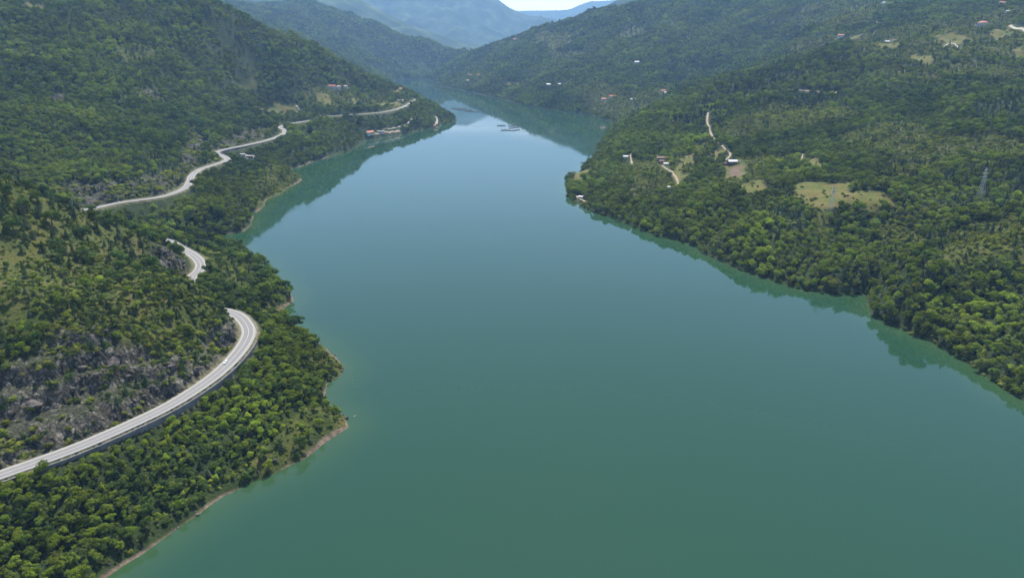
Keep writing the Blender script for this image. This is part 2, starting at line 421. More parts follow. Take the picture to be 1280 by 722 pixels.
# ------------------------------------------------------------------ terrain sheet
def build_terrain():
    r = 470 * (8400 / 470) ** (np.arange(1180) / 1179)
    a = np.radians(np.linspace(-47, 47, 690))
    RR, AA = np.meshgrid(r, a, indexing='ij')
    X = (RR * np.sin(AA)).ravel(); Y = (RR * np.cos(AA)).ravel() - 600
    h, d = height(X, Y)
    nr, na = RR.shape
    i = np.arange(nr * na).reshape(nr, na)
    q = np.stack([i[:-1, :-1], i[:-1, 1:], i[1:, 1:], i[1:, :-1]], -1).reshape(-1, 4)
    keep = d[q].max(1) > -45
    q = q[keep]
    used = np.unique(q); re = np.full(nr * na, -1); re[used] = np.arange(used.size)
    q = re[q]; X = X[used]; Y = Y[used]; h = h[used]; d = d[used]
    q = q[:, ::-1]
    me = bpy.data.meshes.new('terrain')
    me.vertices.add(X.size)
    me.vertices.foreach_set('co', np.stack([X, Y, h], 1).astype(np.float32).ravel())
    me.loops.add(q.size); me.loops.foreach_set('vertex_index', q.astype(np.int32).ravel())
    me.polygons.add(len(q)); me.polygons.foreach_set('loop_start', np.arange(0, q.size, 4, dtype=np.int32))
    me.polygons.foreach_set('use_smooth', np.ones(len(q), bool))
    me.update(calc_edges=True)
    rk = rock_mask(X, Y)
    me.polygons.foreach_set('use_smooth', rk[q].mean(1) < .35); md = cover(X, Y, meadow_q, 200); sc = cover(X, Y, scrub_q, 300)
    idx, off = road_field(X, Y)
    ver = np.clip(1 - (np.abs(off) - 6.6) / 2.2, 0, 1)
    at = me.color_attributes.new('cover', 'FLOAT_COLOR', 'POINT')
    at.data.foreach_set('color', np.stack([rk, md, sc, ver], 1).astype(np.float32).ravel())
    ad = me.attributes.new('shore', 'FLOAT', 'POINT')
    ad.data.foreach_set('value', (d + np.where((X > 60) | (Y > 1500), 3.0, 0)).astype(np.float32))
    me.materials.append(mat_terrain())
    o = bpy.data.objects.new('terrain', me); COL.objects.link(o)
    tag(o, kind='structure')
    return o

def mat_terrain():
    m = bpy.data.materials.new('hillside_ground')
    nt, N, L = nodes(m)
    out = N('ShaderNodeOutputMaterial'); b = N('ShaderNodeBsdfPrincipled')
    b.inputs['Roughness'].default_value = .95; b.inputs['Specular IOR Level'].default_value = .1
    geo = N('ShaderNodeNewGeometry')
    def noise(scale, detail=6, dist=0.0):
        n = N('ShaderNodeTexNoise'); n.inputs['Scale'].default_value = scale; n.inputs['Detail'].default_value = detail
        n.inputs['Distortion'].default_value = dist
        L(geo.outputs['Position'], n.inputs['Vector']); return n.outputs['Fac']
    def ramp(fac, stops):
        r = N('ShaderNodeValToRGB'); L(fac, r.inputs[0])
        e = r.color_ramp.elements
        while len(e) < len(stops): e.new(.5)
        for k, (p, c) in enumerate(stops):
            e[k].position = p; e[k].color = (*c, 1)
        return r.outputs[0]
    def mix(f, a, c):
        x = N('ShaderNodeMix'); x.data_type = 'RGBA'
        L(f, x.inputs[0]); L(a, x.inputs[6]); L(c, x.inputs[7]); return x.outputs[2]
    def math_(op, a, c):
        x = N('ShaderNodeMath'); x.operation = op
        for k, v in ((0, a), (1, c)):
            if isinstance(v, (int, float)): x.inputs[k].default_value = v
            else: L(v, x.inputs[k])
        x.use_clamp = True
        return x.outputs[0]
    at = N('ShaderNodeAttribute'); at.attribute_name = 'cover'
    sep = N('ShaderNodeSeparateColor'); L(at.outputs['Color'], sep.inputs[0])
    sh = N('ShaderNodeAttribute'); sh.attribute_name = 'shore'
    forest = ramp(noise(.09), [(.3, (.013, .021, .006)), (.55, (.020, .032, .009)), (.75, (.034, .042, .013))])
    scrub = ramp(noise(.07, 8), [(.3, (.024, .038, .008)), (.45, (.040, .052, .011)), (.58, (.060, .064, .016)), (.72, (.078, .064, .026))])
    meadow = ramp(noise(.05, 9, 1.0), [(.3, (.052, .074, .014)), (.46, (.082, .086, .020)), (.58, (.100, .084, .026)), (.74, (.080, .058, .028))])
    rock = ramp(noise(.16, 10, 1.6), [(.25, (.016, .015, .012)), (.42, (.042, .039, .031)), (.55, (.078, .072, .058)), (.66, (.16, .148, .122)), (.78, (.066, .056, .036))])
    vo = N('ShaderNodeTexVoronoi'); vo.feature = 'DISTANCE_TO_EDGE'; vo.inputs['Scale'].default_value = .42
    vm = N('ShaderNodeMapping'); vm.inputs['Scale'].default_value = (1, 1, .45); vm.inputs['Rotation'].default_value = (.4, .2, .6)
    L(geo.outputs['Position'], vm.inputs[0]); L(vm.outputs[0], vo.inputs['Vector'])
    ck = N('ShaderNodeMapRange'); ck.inputs[1].default_value = 0; ck.inputs[2].default_value = .16; ck.inputs[3].default_value = .35; ck.inputs[4].default_value = 1; ck.clamp = True
    L(vo.outputs['Distance'], ck.inputs[0])
    rx = N('ShaderNodeMix'); rx.data_type = 'RGBA'; rx.blend_type = 'MULTIPLY'; rx.inputs[0].default_value = 1
    L(rock, rx.inputs[6]); L(ck.outputs[0], rx.inputs[7]); rock = rx.outputs[2]
    verge = ramp(noise(.4), [(.3, (.055, .065, .022)), (.5, (.11, .10, .055)), (.7, (.17, .145, .105))])
    mud = ramp(noise(.25), [(.3, (.055, .044, .032)), (.5, (.11, .082, .060)), (.7, (.165, .128, .095))])
    c = mix(sep.outputs[2], forest, scrub)
    c = mix(sep.outputs[1], c, meadow)
    # rock shows where it is steep, plants hold the ledges
    sz = N('ShaderNodeSeparateXYZ'); L(geo.outputs['True Normal'], sz.inputs[0])
    steep = N('ShaderNodeMapRange'); steep.inputs[1].default_value = .93; steep.inputs[2].default_value = .76; steep.clamp = True
    L(sz.outputs[2], steep.inputs[0])
    rockf = math_('MULTIPLY', sep.outputs[0], math_('ADD', steep.outputs[0], .62))
    c = mix(rockf, c, rock)
    c = mix(at.outputs['Alpha'], c, verge)
    bar = N('ShaderNodeMapRange'); bar.inputs[1].default_value = 2.3; bar.inputs[2].default_value = .5; bar.clamp = True
    jit = N('ShaderNodeMath'); jit.operation = 'MULTIPLY_ADD'; jit.inputs[1].default_value = 12; jit.inputs[2].default_value = -5.4; L(noise(.022, 4), jit.inputs[0])
    jad = N('ShaderNodeMath'); jad.operation = 'ADD'; L(jit.outputs[0], jad.inputs[0]); L(sh.outputs['Fac'], jad.inputs[1])
    L(jad.outputs[0], bar.inputs[0])
    c = mix(bar.outputs[0], c, mud)
    L(c, b.inputs['Base Color'])
    bp = N('ShaderNodeBump'); bp.inputs['Strength'].default_value = .8; bp.inputs['Distance'].default_value = 1.2
    n1 = noise(.5, 8); L(n1, bp.inputs['Height']); L(bp.outputs[0], b.inputs['Normal'])
    L(b.outputs[0], out.inputs[0])
    return m

# ------------------------------------------------------------------ water
def build_water():
    m = bpy.data.materials.new('lake_water')
    nt, N, L = nodes(m)
    out = N('ShaderNodeOutputMaterial'); b = N('ShaderNodeBsdfPrincipled')
    b.inputs['IOR'].default_value = 1.333
    at = N('ShaderNodeAttribute'); at.attribute_name = 'shore'
    geo = N('ShaderNodeNewGeometry')
    n = N('ShaderNodeTexNoise'); n.inputs['Scale'].default_value = .004; n.inputs['Detail'].default_value = 4
    L(geo.outputs['Position'], n.inputs['Vector'])
    mr = N('ShaderNodeMapRange'); mr.inputs[1].default_value = -34; mr.inputs[2].default_value = 0; mr.clamp = True
    L(at.outputs['Fac'], mr.inputs[0])
    pw = N('ShaderNodeMath'); pw.operation = 'POWER'; pw.inputs[1].default_value = 1.6; L(mr.outputs[0], pw.inputs[0])
    a = N('ShaderNodeMix'); a.data_type = 'RGBA'
    a.inputs[6].default_value = WATER_A; a.inputs[7].default_value = WATER_B
    L(n.outputs['Fac'], a.inputs[0])
    c = N('ShaderNodeMix'); c.data_type = 'RGBA'; c.inputs[7].default_value = WATER_S
    L(a.outputs[2], c.inputs[6]); L(pw.outputs[0], c.inputs[0])
    L(c.outputs[2], b.inputs['Base Color'])
    # light airs: slack and ruffled patches
    ps = N('ShaderNodeMapping'); ps.inputs['Scale'].default_value = (.0035, .011, 1); ps.inputs['Rotation'].default_value = (0, 0, .5); L(geo.outputs['Position'], ps.inputs[0])
    pn = N('ShaderNodeTexNoise'); pn.inputs['Scale'].default_value = 1.0; pn.inputs['Detail'].default_value = 5; pn.inputs['Distortion'].default_value = .8; L(ps.outputs[0], pn.inputs['Vector'])
    pr = N('ShaderNodeMapRange'); pr.inputs[1].default_value = .4; pr.inputs[2].default_value = .72; pr.inputs[3].default_value = .010; pr.inputs[4].default_value = .075; L(pn.outputs['Fac'], pr.inputs[0]); L(pr.outputs[0], b.inputs['Roughness'])
    w1 = N('ShaderNodeTexNoise'); w1.inputs['Scale'].default_value = .22; w1.inputs['Detail'].default_value = 5
    w2 = N('ShaderNodeTexNoise'); w2.inputs['Scale'].default_value = .03; w2.inputs['Detail'].default_value = 3
    for w in (w1, w2): L(geo.outputs['Position'], w.inputs['Vector'])
    ad = N('ShaderNodeMath'); ad.operation = 'ADD'; L(w1.outputs['Fac'], ad.inputs[0]); L(w2.outputs['Fac'], ad.inputs[1])
    bp = N('ShaderNodeBump'); bp.inputs['Strength'].default_value = 1.0; bp.inputs['Distance'].default_value = .010
    L(ad.outputs[0], bp.inputs['Height']); L(bp.outputs[0], b.inputs['Normal'])
    L(b.outputs[0], out.inputs[0])
    r = 60 * (8600 / 60) ** (np.arange(300) / 299)
    a = np.radians(np.linspace(-47, 47, 240))
    RR, AA = np.meshgrid(r, a, indexing='ij')
    X = (RR * np.sin(AA)).ravel(); Y = (RR * np.cos(AA)).ravel() - 600
    d = shore_d(X, Y)
    nr, na = RR.shape
    i = np.arange(nr * na).reshape(nr, na)
    q = np.stack([i[:-1, :-1], i[1:, :-1], i[1:, 1:], i[:-1, 1:]], -1).reshape(-1, 4)
    q = q[d[q].min(1) < 25]
    o = mesh_obj('lake_water', np.stack([X, Y, X * 0], 1), q, m)
    at = o.data.attributes.new('shore', 'FLOAT', 'POINT'); at.data.foreach_set('value', d.astype(np.float32))
    tag(o, kind='structure')
    return o

# ------------------------------------------------------------------ far mountains
def mat_mountain():
    m = bpy.data.materials.new('far_slopes')
    nt, N, L = nodes(m)
    out = N('ShaderNodeOutputMaterial'); b = N('ShaderNodeBsdfPrincipled')
    b.inputs['Roughness'].default_value = .95; b.inputs['Specular IOR Level'].default_value = .05
    geo = N('ShaderNodeNewGeometry')
    n = N('ShaderNodeTexNoise'); n.inputs['Scale'].default_value = .0045; n.inputs['Detail'].default_value = 10; n.inputs['Distortion'].default_value = .5
    L(geo.outputs['Position'], n.inputs['Vector'])
    r = N('ShaderNodeValToRGB'); L(n.outputs['Fac'], r.inputs[0])
    e = r.color_ramp.elements
    e.new(.5); e.new(.5)
    for k, (p, c) in enumerate([(.35, (.015, .028, .012)), (.52, (.032, .052, .020)), (.62, (.055, .082, .034)), (.74, (.12, .13, .08))]):
        e[k].position = p; e[k].color = (*c, 1)
    L(r.outputs[0], b.inputs['Base Color']); L(b.outputs[0], out.inputs[0])
    return m

def mountain(name, pts, Y, depth, mat, seed, amp):
    """a ridge: crest given by directions at a distance, both flanks running down to the plain"""
    P = np.array([at_y(px, py, Y + dy) for px, py, dy in pts])
    s = np.concatenate([[0], np.cumsum(np.hypot(np.diff(P[:, 0]), np.diff(P[:, 1])))])
    u = np.linspace(0, s[-1], 300)
    cx, cy, cz = [np.interp(u, s, P[:, k]) for k in range(3)]
    v = np.linspace(-1, 1, 121)
    U, V = np.meshgrid(u, v, indexing='ij')
    X = np.repeat(cx, 121); Yy = np.repeat(cy, 121) + V.ravel() * depth
    w = np.abs(V.ravel())
    prof = (1 - w) ** 1.15
    L0 = depth / 3
    nz = ridged(X / L0, Yy / L0, seed, 6) - .55 + .35 * (ridged(X / L0 * 4.1, Yy / L0 * 4.1, seed + 40, 3) - .5)
    Z = np.repeat(cz, 121) * prof + amp * nz * np.clip(w * 5, 0.06, 1) * np.clip((1 - w) * 4, 0, 1) - 20
    n = 121
    i = np.arange(300 * n).reshape(300, n)
    q = np.stack([i[:-1, :-1], i[1:, :-1], i[1:, 1:], i[:-1, 1:]], -1).reshape(-1, 4)
    o = mesh_obj(name, np.stack([X, Yy, Z], 1), q, mat, smooth=True)
    tag(o, kind='structure')
    return o

def build_mountains():
    mm = mat_mountain()
    mountain('mountain', [(-900, -150, 500), (150, -150, 0), (300, -62, 0), (380, -28, 0), (455, 0, 0), (490, 19, 0), (527, 34, 0), (585, 54, 0), (625, 66, 0)], 9500, 2600, mm, 3, 260)
    mountain('mountain', [(250, -40, 0), (430, -38, 0), (520, -24, 0), (580, -26, 0), (610, -12, 0), (624, 0, 0), (635, 8, 0), (649, 15, 0), (663, 19, 0), (676, 20, 0), (690, 24, 0), (710, 33, 0), (760, 46, 0)], 15500, 4800, mm, 13, 520)
    mountain('mountain', [(640, 16, 0), (660, 13, 0), (690, 13.5, 0), (713, 11, 0), (724, 6, 0), (738, 1.5, 0), (765, 0, 0), (820, -6, 0), (1000, -30, 0)], 23500, 5200, mm, 23, 420)
    mountain('mountain', [(610, 12, 0), (650, 13, 0), (690, 12.5, 0), (760, 12, 0)], 29500, 3800, mm, 29, 200)
    mountain('mountain', [(690, 45, 0), (718, 27, 0), (740, 14, 0), (762, 3, 0), (800, -18, 0), (900, -60, 0), (1300, -130, 0)], 7600, 1700, mm, 33, 200)

# ------------------------------------------------------------------ sky, sun, haze
def build_light():
    w = bpy.data.worlds.new('World'); S.world = w; w.use_nodes = True
    nt = w.node_tree; nt.nodes.clear(); N, L = nt.nodes.new, nt.links.new
    out = N('ShaderNodeOutputWorld')
    sky = N('ShaderNodeTexSky'); sky.sky_type = 'NISHITA'; sky.sun_disc = False
    sky.sun_elevation = SUN_EL; sky.sun_rotation = SUN_AZ; sky.air_density = 1.0; sky.dust_density = .4; sky.ozone_density = 1.5
    bg = N('ShaderNodeBackground'); bg.inputs[1].default_value = SKY_STR
    L(sky.outputs[0], bg.inputs[0])
    cl = N('ShaderNodeBackground'); cl.inputs[0].default_value = (1, .99, .97, 1); cl.inputs[1].default_value = CLOUD_STR
    tc = N('ShaderNodeTexCoord'); mp = N('ShaderNodeMapping'); mp.inputs['Scale'].default_value = (3.2, 3.2, 11)
    L(tc.outputs['Generated'], mp.inputs[0])
    no = N('ShaderNodeTexNoise'); no.inputs['Scale'].default_value = 1.5; no.inputs['Detail'].default_value = 7; no.inputs['Roughness'].default_value = .55
    L(mp.outputs[0], no.inputs['Vector'])
    sx = N('ShaderNodeSeparateXYZ'); L(tc.outputs['Generated'], sx.inputs[0])
    # cumulus banked low along the horizon, open blue above
    lo = N('ShaderNodeMapRange'); lo.inputs[1].default_value = .05; lo.inputs[2].default_value = .15; lo.inputs[3].default_value = .42; lo.inputs[4].default_value = -.2
    L(sx.outputs[2], lo.inputs[0])
    ad = N('ShaderNodeMath'); ad.operation = 'ADD'; L(no.outputs['Fac'], ad.inputs[0]); L(lo.outputs[0], ad.inputs[1])
    mk = N('ShaderNodeMapRange'); mk.inputs[1].default_value = .50; mk.inputs[2].default_value = .86; mk.clamp = True
    L(ad.outputs[0], mk.inputs[0])
    mx = N('ShaderNodeMixShader'); L(mk.outputs[0], mx.inputs[0]); L(bg.outputs[0], mx.inputs[1]); L(cl.outputs[0], mx.inputs[2])
    L(mx.outputs[0], out.inputs[0])
    s = bpy.data.lights.new('sun', 'SUN'); s.energy = SUN_STR; s.angle = R(.53); s.color = (1, .95, .86)
    so = bpy.data.objects.new('sun', s); COL.objects.link(so)
    d = Vector((math.sin(SUN_AZ) * math.cos(SUN_EL), math.cos(SUN_AZ) * math.cos(SUN_EL), math.sin(SUN_EL)))
    so.rotation_euler = d.to_track_quat('Z', 'Y').to_euler()
    so.location = d * 3000
    # the air
    m = bpy.data.materials.new('air')
    nt, N, L = nodes(m)
    out = N('ShaderNodeOutputMaterial'); v = N('ShaderNodeVolumePrincipled')
    v.inputs['Color'].default_value = HAZE_COL; v.inputs['Density'].default_value = HAZE_D; v.inputs['Anisotropy'].default_value = HAZE_G
    L(v.outputs[0], out.inputs['Volume'])
    x, y0, y1, z0, z1 = 19000, -1500, 34500, -48, 2300
    V = [(-x, y0, z0), (x, y0, z0), (x, y1, z0), (-x, y1, z0), (-x, y0, z1), (x, y0, z1), (x, y1, z1), (-x, y1, z1)]
    Fc = [(0, 3, 2, 1), (4, 5, 6, 7), (0, 1, 5, 4), (1, 2, 6, 5), (2, 3, 7, 6), (3, 0, 4, 7)]
    o = mesh_obj('haze', V, Fc, m); tag(o, kind='stuff')
    # the plain under everything, out to the horizon
    g = mat_simple('plain_ground', (.05, .065, .03), .95, .4, .002)
    o = mesh_obj('ground', [(-18000, -1400, -40), (18000, -1400, -40), (18000, 34000, -40), (-18000, 34000, -40)], [(0, 1, 2, 3)], g); tag(o, kind='structure')

SUN_EL, SUN_AZ = R(58), R(4)
SUN_STR, SKY_STR, CLOUD_STR = 5.0, .078, 2.0
HAZE_COL, HAZE_D, HAZE_G = (.33, .60, 1.0, 1), 5.8e-5, .0
WATER_A, WATER_B, WATER_S = (.0110, .039, .0215, 1), (.0130, .043, .0245, 1), (.024, .054, .022, 1)

# ------------------------------------------------------------------ plants
def mat_leaf(name, col, trans=.24, hue=.011, val=.30):
    m = bpy.data.materials.new(name)
    nt, N, L = nodes(m)
    out = N('ShaderNodeOutputMaterial')
    oi = N('ShaderNodeObjectInfo')
    hs = N('ShaderNodeHueSaturation'); hs.inputs['Color'].default_value = (*col, 1)
    a = N('ShaderNodeMapRange'); a.inputs[3].default_value = .5 - hue; a.inputs[4].default_value = .5 + hue; L(oi.outputs['Random'], a.inputs[0])
    ml = N('ShaderNodeMath'); ml.operation = 'MULTIPLY'; ml.inputs[1].default_value = 7.31; L(oi.outputs['Random'], ml.inputs[0])
    fr = N('ShaderNodeMath'); fr.operation = 'FRACT'; L(ml.outputs[0], fr.inputs[0])
    # a patchy tone over the hillside on top of each plant's own
    n = N('ShaderNodeTexNoise'); n.inputs['Scale'].default_value = .010; n.inputs['Detail'].default_value = 4; L(oi.outputs['Location'], n.inputs['Vector'])
    b_ = N('ShaderNodeMapRange'); b_.inputs[1].default_value = .3; b_.inputs[2].default_value = .7; b_.inputs[3].default_value = .58; b_.inputs[4].default_value = 1.45; L(n.outputs['Fac'], b_.inputs[0])
    b = N('ShaderNodeMapRange'); b.inputs[3].default_value = 1 - val; b.inputs[4].default_value = 1 + val; L(fr.outputs[0], b.inputs[0])
    m2 = N('ShaderNodeMath'); m2.operation = 'MULTIPLY'; L(b.outputs[0], m2.inputs[0]); L(b_.outputs[0], m2.inputs[1])
    L(a.outputs[0], hs.inputs['Hue']); L(m2.outputs[0], hs.inputs['Value'])
    d = N('ShaderNodeBsdfDiffuse'); t = N('ShaderNodeBsdfTranslucent')
    L(hs.outputs[0], d.inputs[0]); L(hs.outputs[0], t.inputs[0])
    mx = N('ShaderNodeMixShader'); mx.inputs[0].default_value = trans
    L(d.outputs[0], mx.inputs[1]); L(t.outputs[0], mx.inputs[2])
    L(mx.outputs[0], out.inputs[0])
    return m

def quad(vs, fs, c, n, size, rnd, ratio=.75):
    n = Vector(n).normalized()
    t = n.orthogonal().normalized()
    t.rotate(Matrix.Rotation(rnd.uniform(0, 6.28), 3, n))
    bq = n.cross(t)
    k = len(vs)
    a, bb = size * .5, size * .5 * ratio
    c = Vector(c)
    vs += [tuple(c + t * a), tuple(c + bq * bb + n * (-.12 * size)), tuple(c - t * a), tuple(c - bq * bb + n * (-.12 * size))]
    fs.append((k, k + 1, k + 2, k + 3))

def broad_crown(seed, lobes=10, per=46, size=.26, tall=1.0):
    r = random.Random(seed); vs, fs = [], []
    cz = 1.35 * tall
    L = [(Vector((0, 0, cz + .25 * tall)), .62)]
    for i in range(lobes):
        a = i / lobes * 6.283 + r.uniform(-.5, .5); q = r.uniform(.30, .80); z = cz + r.uniform(-.5, .36) * tall
        L.append((Vector((math.cos(a) * q, math.sin(a) * q, z)), r.uniform(.22, .48)))
    for c, rad in L:
        for _ in range(per if rad < .6 else int(per * 1.6)):
            u = r.uniform(-.55, 1); t = r.uniform(0, 6.283); s = math.sqrt(1 - u * u)
            d = Vector((s * math.cos(t), s * math.sin(t), u))
            p = c + d * rad * r.uniform(.78, 1.06)
            n = d + Vector((r.gauss(0, .30), r.gauss(0, .30), r.gauss(.22, .28)))
            quad(vs, fs, p, n, size * r.uniform(.65, 1.25), r)
    return vs, fs

def open_crown(seed, lobes=7, tall=1.2):
    r = random.Random(seed); vs, fs = [], []
    for i in range(lobes):
        a = r.uniform(0, 6.283); q = r.uniform(.15, .95); rad = r.uniform(.2, .46)
        c = Vector((math.cos(a) * q, math.sin(a) * q * .8, tall * r.uniform(.75, 1.75)))
        for _ in range(int(420 * rad * rad) + 30):
            u = r.uniform(-.6, 1); t = r.uniform(0, 6.283); k = math.sqrt(1 - u * u)
            d = Vector((k * math.cos(t), k * math.sin(t), u))
            quad(vs, fs, c + Vector((d.x * rad, d.y * rad, d.z * rad * .75)) * r.uniform(.6, 1.15), d + Vector((r.gauss(0, .4), r.gauss(0, .4), r.gauss(.2, .35))), r.uniform(.13, .25), r)
    return vs, fs

def conifer_crown(seed, tall=3.6, lay=11):
    r = random.Random(seed); vs, fs = [], []
    for i in range(lay):
        f = i / (lay - 1); z = .5 + f * (tall - .55); rad = (1 - f) ** .8 * 1.0 + .08
        k = max(5, int(22 * (1 - f) + 6))
        for j in range(k):
            a = r.uniform(0, 6.283); q = rad * r.uniform(.45, 1.05)
            n = Vector((math.cos(a) * .8, math.sin(a) * .8, .9 + r.gauss(0, .3)))
            quad(vs, fs, (math.cos(a) * q, math.sin(a) * q, z - q * .35 + r.uniform(-.1, .1)), n, r.uniform(.34, .56), r, .7)
    return vs, fs

def shrub_crown(seed, lobes=6):
    r = random.Random(seed); vs, fs = [], []
    for i in range(lobes):
        a = r.uniform(0, 6.283); q = r.uniform(.1, .7); rad = r.uniform(.3, .5)
        c = Vector((math.cos(a) * q, math.sin(a) * q, r.uniform(.2, .55)))
        for _ in range(28):
            u = r.uniform(-.3, 1); t = r.uniform(0, 6.283); s = math.sqrt(1 - u * u)
            d = Vector((s * math.cos(t), s * math.sin(t), u))
            quad(vs, fs, c + d * rad * r.uniform(.8, 1.05), d + Vector((r.gauss(0, .32), r.gauss(0, .32), r.gauss(.25, .3))), r.uniform(.22, .36), r)
    return vs, fs

def trunk_geo(h, r0, seed, limbs=4, lz=.9):
    r = random.Random(seed); vs, fs = [], []
    def limb(p, q, ra, rb):
        p = Vector(p); q = Vector(q); ax = (q - p).normalized(); t = ax.orthogonal().normalized(); b = ax.cross(t)
        k = len(vs)
        for c, rr in ((p, ra), (q, rb)):
            for i in range(6):
                a = i / 6 * 6.283
                vs.append(tuple(c + (t * math.cos(a) + b * math.sin(a)) * rr))
        for i in range(6): fs.append((k + i, k + (i + 1) % 6, k + 6 + (i + 1) % 6, k + 6 + i))
    limb((0, 0, -.25), (0, 0, h), r0, r0 * .45)
    for i in range(limbs):
        a = i / limbs * 6.283 + r.uniform(-.4, .4); q = r.uniform(.35, .6)
        limb((0, 0, lz * r.uniform(.7, 1)), (math.cos(a) * q, math.sin(a) * q, lz + .5), r0 * .45, r0 * .15)
    return vs, fs

BARK = mat_simple('bark', (.09, .07, .055), .95, .3, 3)
LEAF = {
 'mid': mat_leaf('leaves_mid_green', (.108, .146, .018)),
 'bright': mat_leaf('leaves_bright_green', (.140, .190, .020), .30),
 'dark': mat_leaf('leaves_dark_green', (.062, .096, .020)),
 'olive': mat_leaf('leaves_olive', (.125, .146, .030)),
 'pine': mat_leaf('pine_needles', (.038, .060, .026), .15, .012, .22),
 'pinegrey': mat_leaf('pine_needles_greyish', (.068, .084, .044), .15, .012, .22),
 'scrub': mat_leaf('scrub_leaves', (.160, .185, .028), .30, .016),
 'scrubdark': mat_leaf('scrub_leaves_dark', (.070, .098, .024), .28),
}
def me_from(name, vs, fs, mat):
    me = bpy.data.meshes.new(name); me.from_pydata(vs, [], fs); me.materials.append(mat); me.update(); return me

CROWN, TRUNK = {}, {}
_c = [('mid', 1, 1.0), ('mid', 2, 1.1), ('bright', 3, .95), ('bright', 4, 1.05), ('dark', 5, 1.1), ('dark', 6, 1.0), ('olive', 7, .9)]
BROAD = []
for t, sd, tl in _c:
    k = f'{t}{sd}'; BROAD.append(k)
    CROWN[k] = me_from('broadleaf_crown', *broad_crown(sd, 10 + sd % 3, 84, .205, tl), LEAF[t])
    TRUNK[k] = me_from('broadleaf_trunk', *trunk_geo(1.2, .085, sd), BARK)
for t, sd, n_, tl in [('mid', 31, 9, 1.15), ('dark', 32, 12, 1.35), ('bright', 33, 10, .95), ('olive', 34, 8, 1.2)]:
    k = f'{t}{sd}'; BROAD.append(k)
    CROWN[k] = me_from('broadleaf_crown', *open_crown(sd, n_, tl), LEAF[t])
    TRUNK[k] = me_from('broadleaf_trunk', *trunk_geo(1.25, .085, sd, 5), BARK)
CONIF = []
for t, sd, tl in [('pine', 11, 3.4), ('pine', 12, 4.0), ('pinegrey', 13, 3.0)]:
    k = f'{t}{sd}'; CONIF.append(k)
    CROWN[k] = me_from('conifer_crown', *conifer_crown(sd, tl), LEAF[t])
    TRUNK[k] = me_from('conifer_trunk', *trunk_geo(tl * .9, .10, sd, 0), BARK)
SHRUB = []
for t, sd in [('scrub', 21), ('scrub', 22), ('scrubdark', 23), ('olive', 24)]:
    k = f'{t}{sd}'; SHRUB.append(k)
    CROWN[k] = me_from('shrub_leaves', *shrub_crown(sd), LEAF[t])
    TRUNK[k] = me_from('shrub_stem', *trunk_geo(.4, .05, sd, 3, .25), BARK)

def stock(keys):
    """whole plants kept outside the scene, for the mass that nobody could count"""
    c = bpy.data.collections.new('plant_stock')
    for i, k in enumerate(keys):
        bm = bmesh.new(); bm.from_mesh(CROWN[k]); n = len(bm.faces)
        bm.from_mesh(TRUNK[k])
        bm.faces.ensure_lookup_table()
        for f in bm.faces[n:]: f.material_index = 1
        me = bpy.data.meshes.new('plant'); bm.to_mesh(me); bm.free()
        me.materials.append(CROWN[k].materials[0]); me.materials.append(BARK)
        c.objects.link(bpy.data.objects.new(f'{i:02d}_plant', me))
    return c

def gn_scatter(name, pts, rot, scl, idx, coll):
    me = bpy.data.meshes.new(name)
    me.vertices.add(len(pts)); me.vertices.foreach_set('co', pts.astype(np.float32).ravel())
    for nm, ty, v, key in (('rot', 'FLOAT_VECTOR', rot, 'vector'), ('scl', 'FLOAT_VECTOR', scl, 'vector'), ('idx', 'INT', idx, 'value')):
        a = me.attributes.new(nm, ty, 'POINT')
        a.data.foreach_set(key, (v.astype(np.float32) if ty != 'INT' else v.astype(np.int32)).ravel())
    o = bpy.data.objects.new(name, me); COL.objects.link(o)
    ng = bpy.data.node_groups.new(name, 'GeometryNodeTree')
    ng.interface.new_socket('Geometry', in_out='INPUT', socket_type='NodeSocketGeometry')
    ng.interface.new_socket('Geometry', in_out='OUTPUT', socket_type='NodeSocketGeometry')
    N, L = ng.nodes.new, ng.links.new
    gi, go = N('NodeGroupInput'), N('NodeGroupOutput')
    ci = N('GeometryNodeCollectionInfo'); ci.inputs[0].default_value = coll
    ci.inputs['Separate Children'].default_value = True; ci.inputs['Reset Children'].default_value = True
    ip = N('GeometryNodeInstanceOnPoints')
    def attr(nm, ty):
        n = N('GeometryNodeInputNamedAttribute'); n.data_type = ty; n.inputs['Name'].default_value = nm; return n.outputs['Attribute']
    L(gi.outputs[0], ip.inputs['Points']); L(ci.outputs[0], ip.inputs['Instance'])
    ip.inputs['Pick Instance'].default_value = True
    L(attr('idx', 'INT'), ip.inputs['Instance Index'])
    rt = N('FunctionNodeEulerToRotation'); L(attr('rot', 'FLOAT_VECTOR'), rt.inputs[0]); L(rt.outputs[0], ip.inputs['Rotation'])
    L(attr('scl', 'FLOAT_VECTOR'), ip.inputs['Scale'])
    L(ip.outputs[0], go.inputs[0])
    md = o.modifiers.new('scatter', 'NODES'); md.node_group = ng
    return o

# paths cleared of trees are filled in by the track builder before the scatter runs
clear_pts = []      # (x, y, radius)

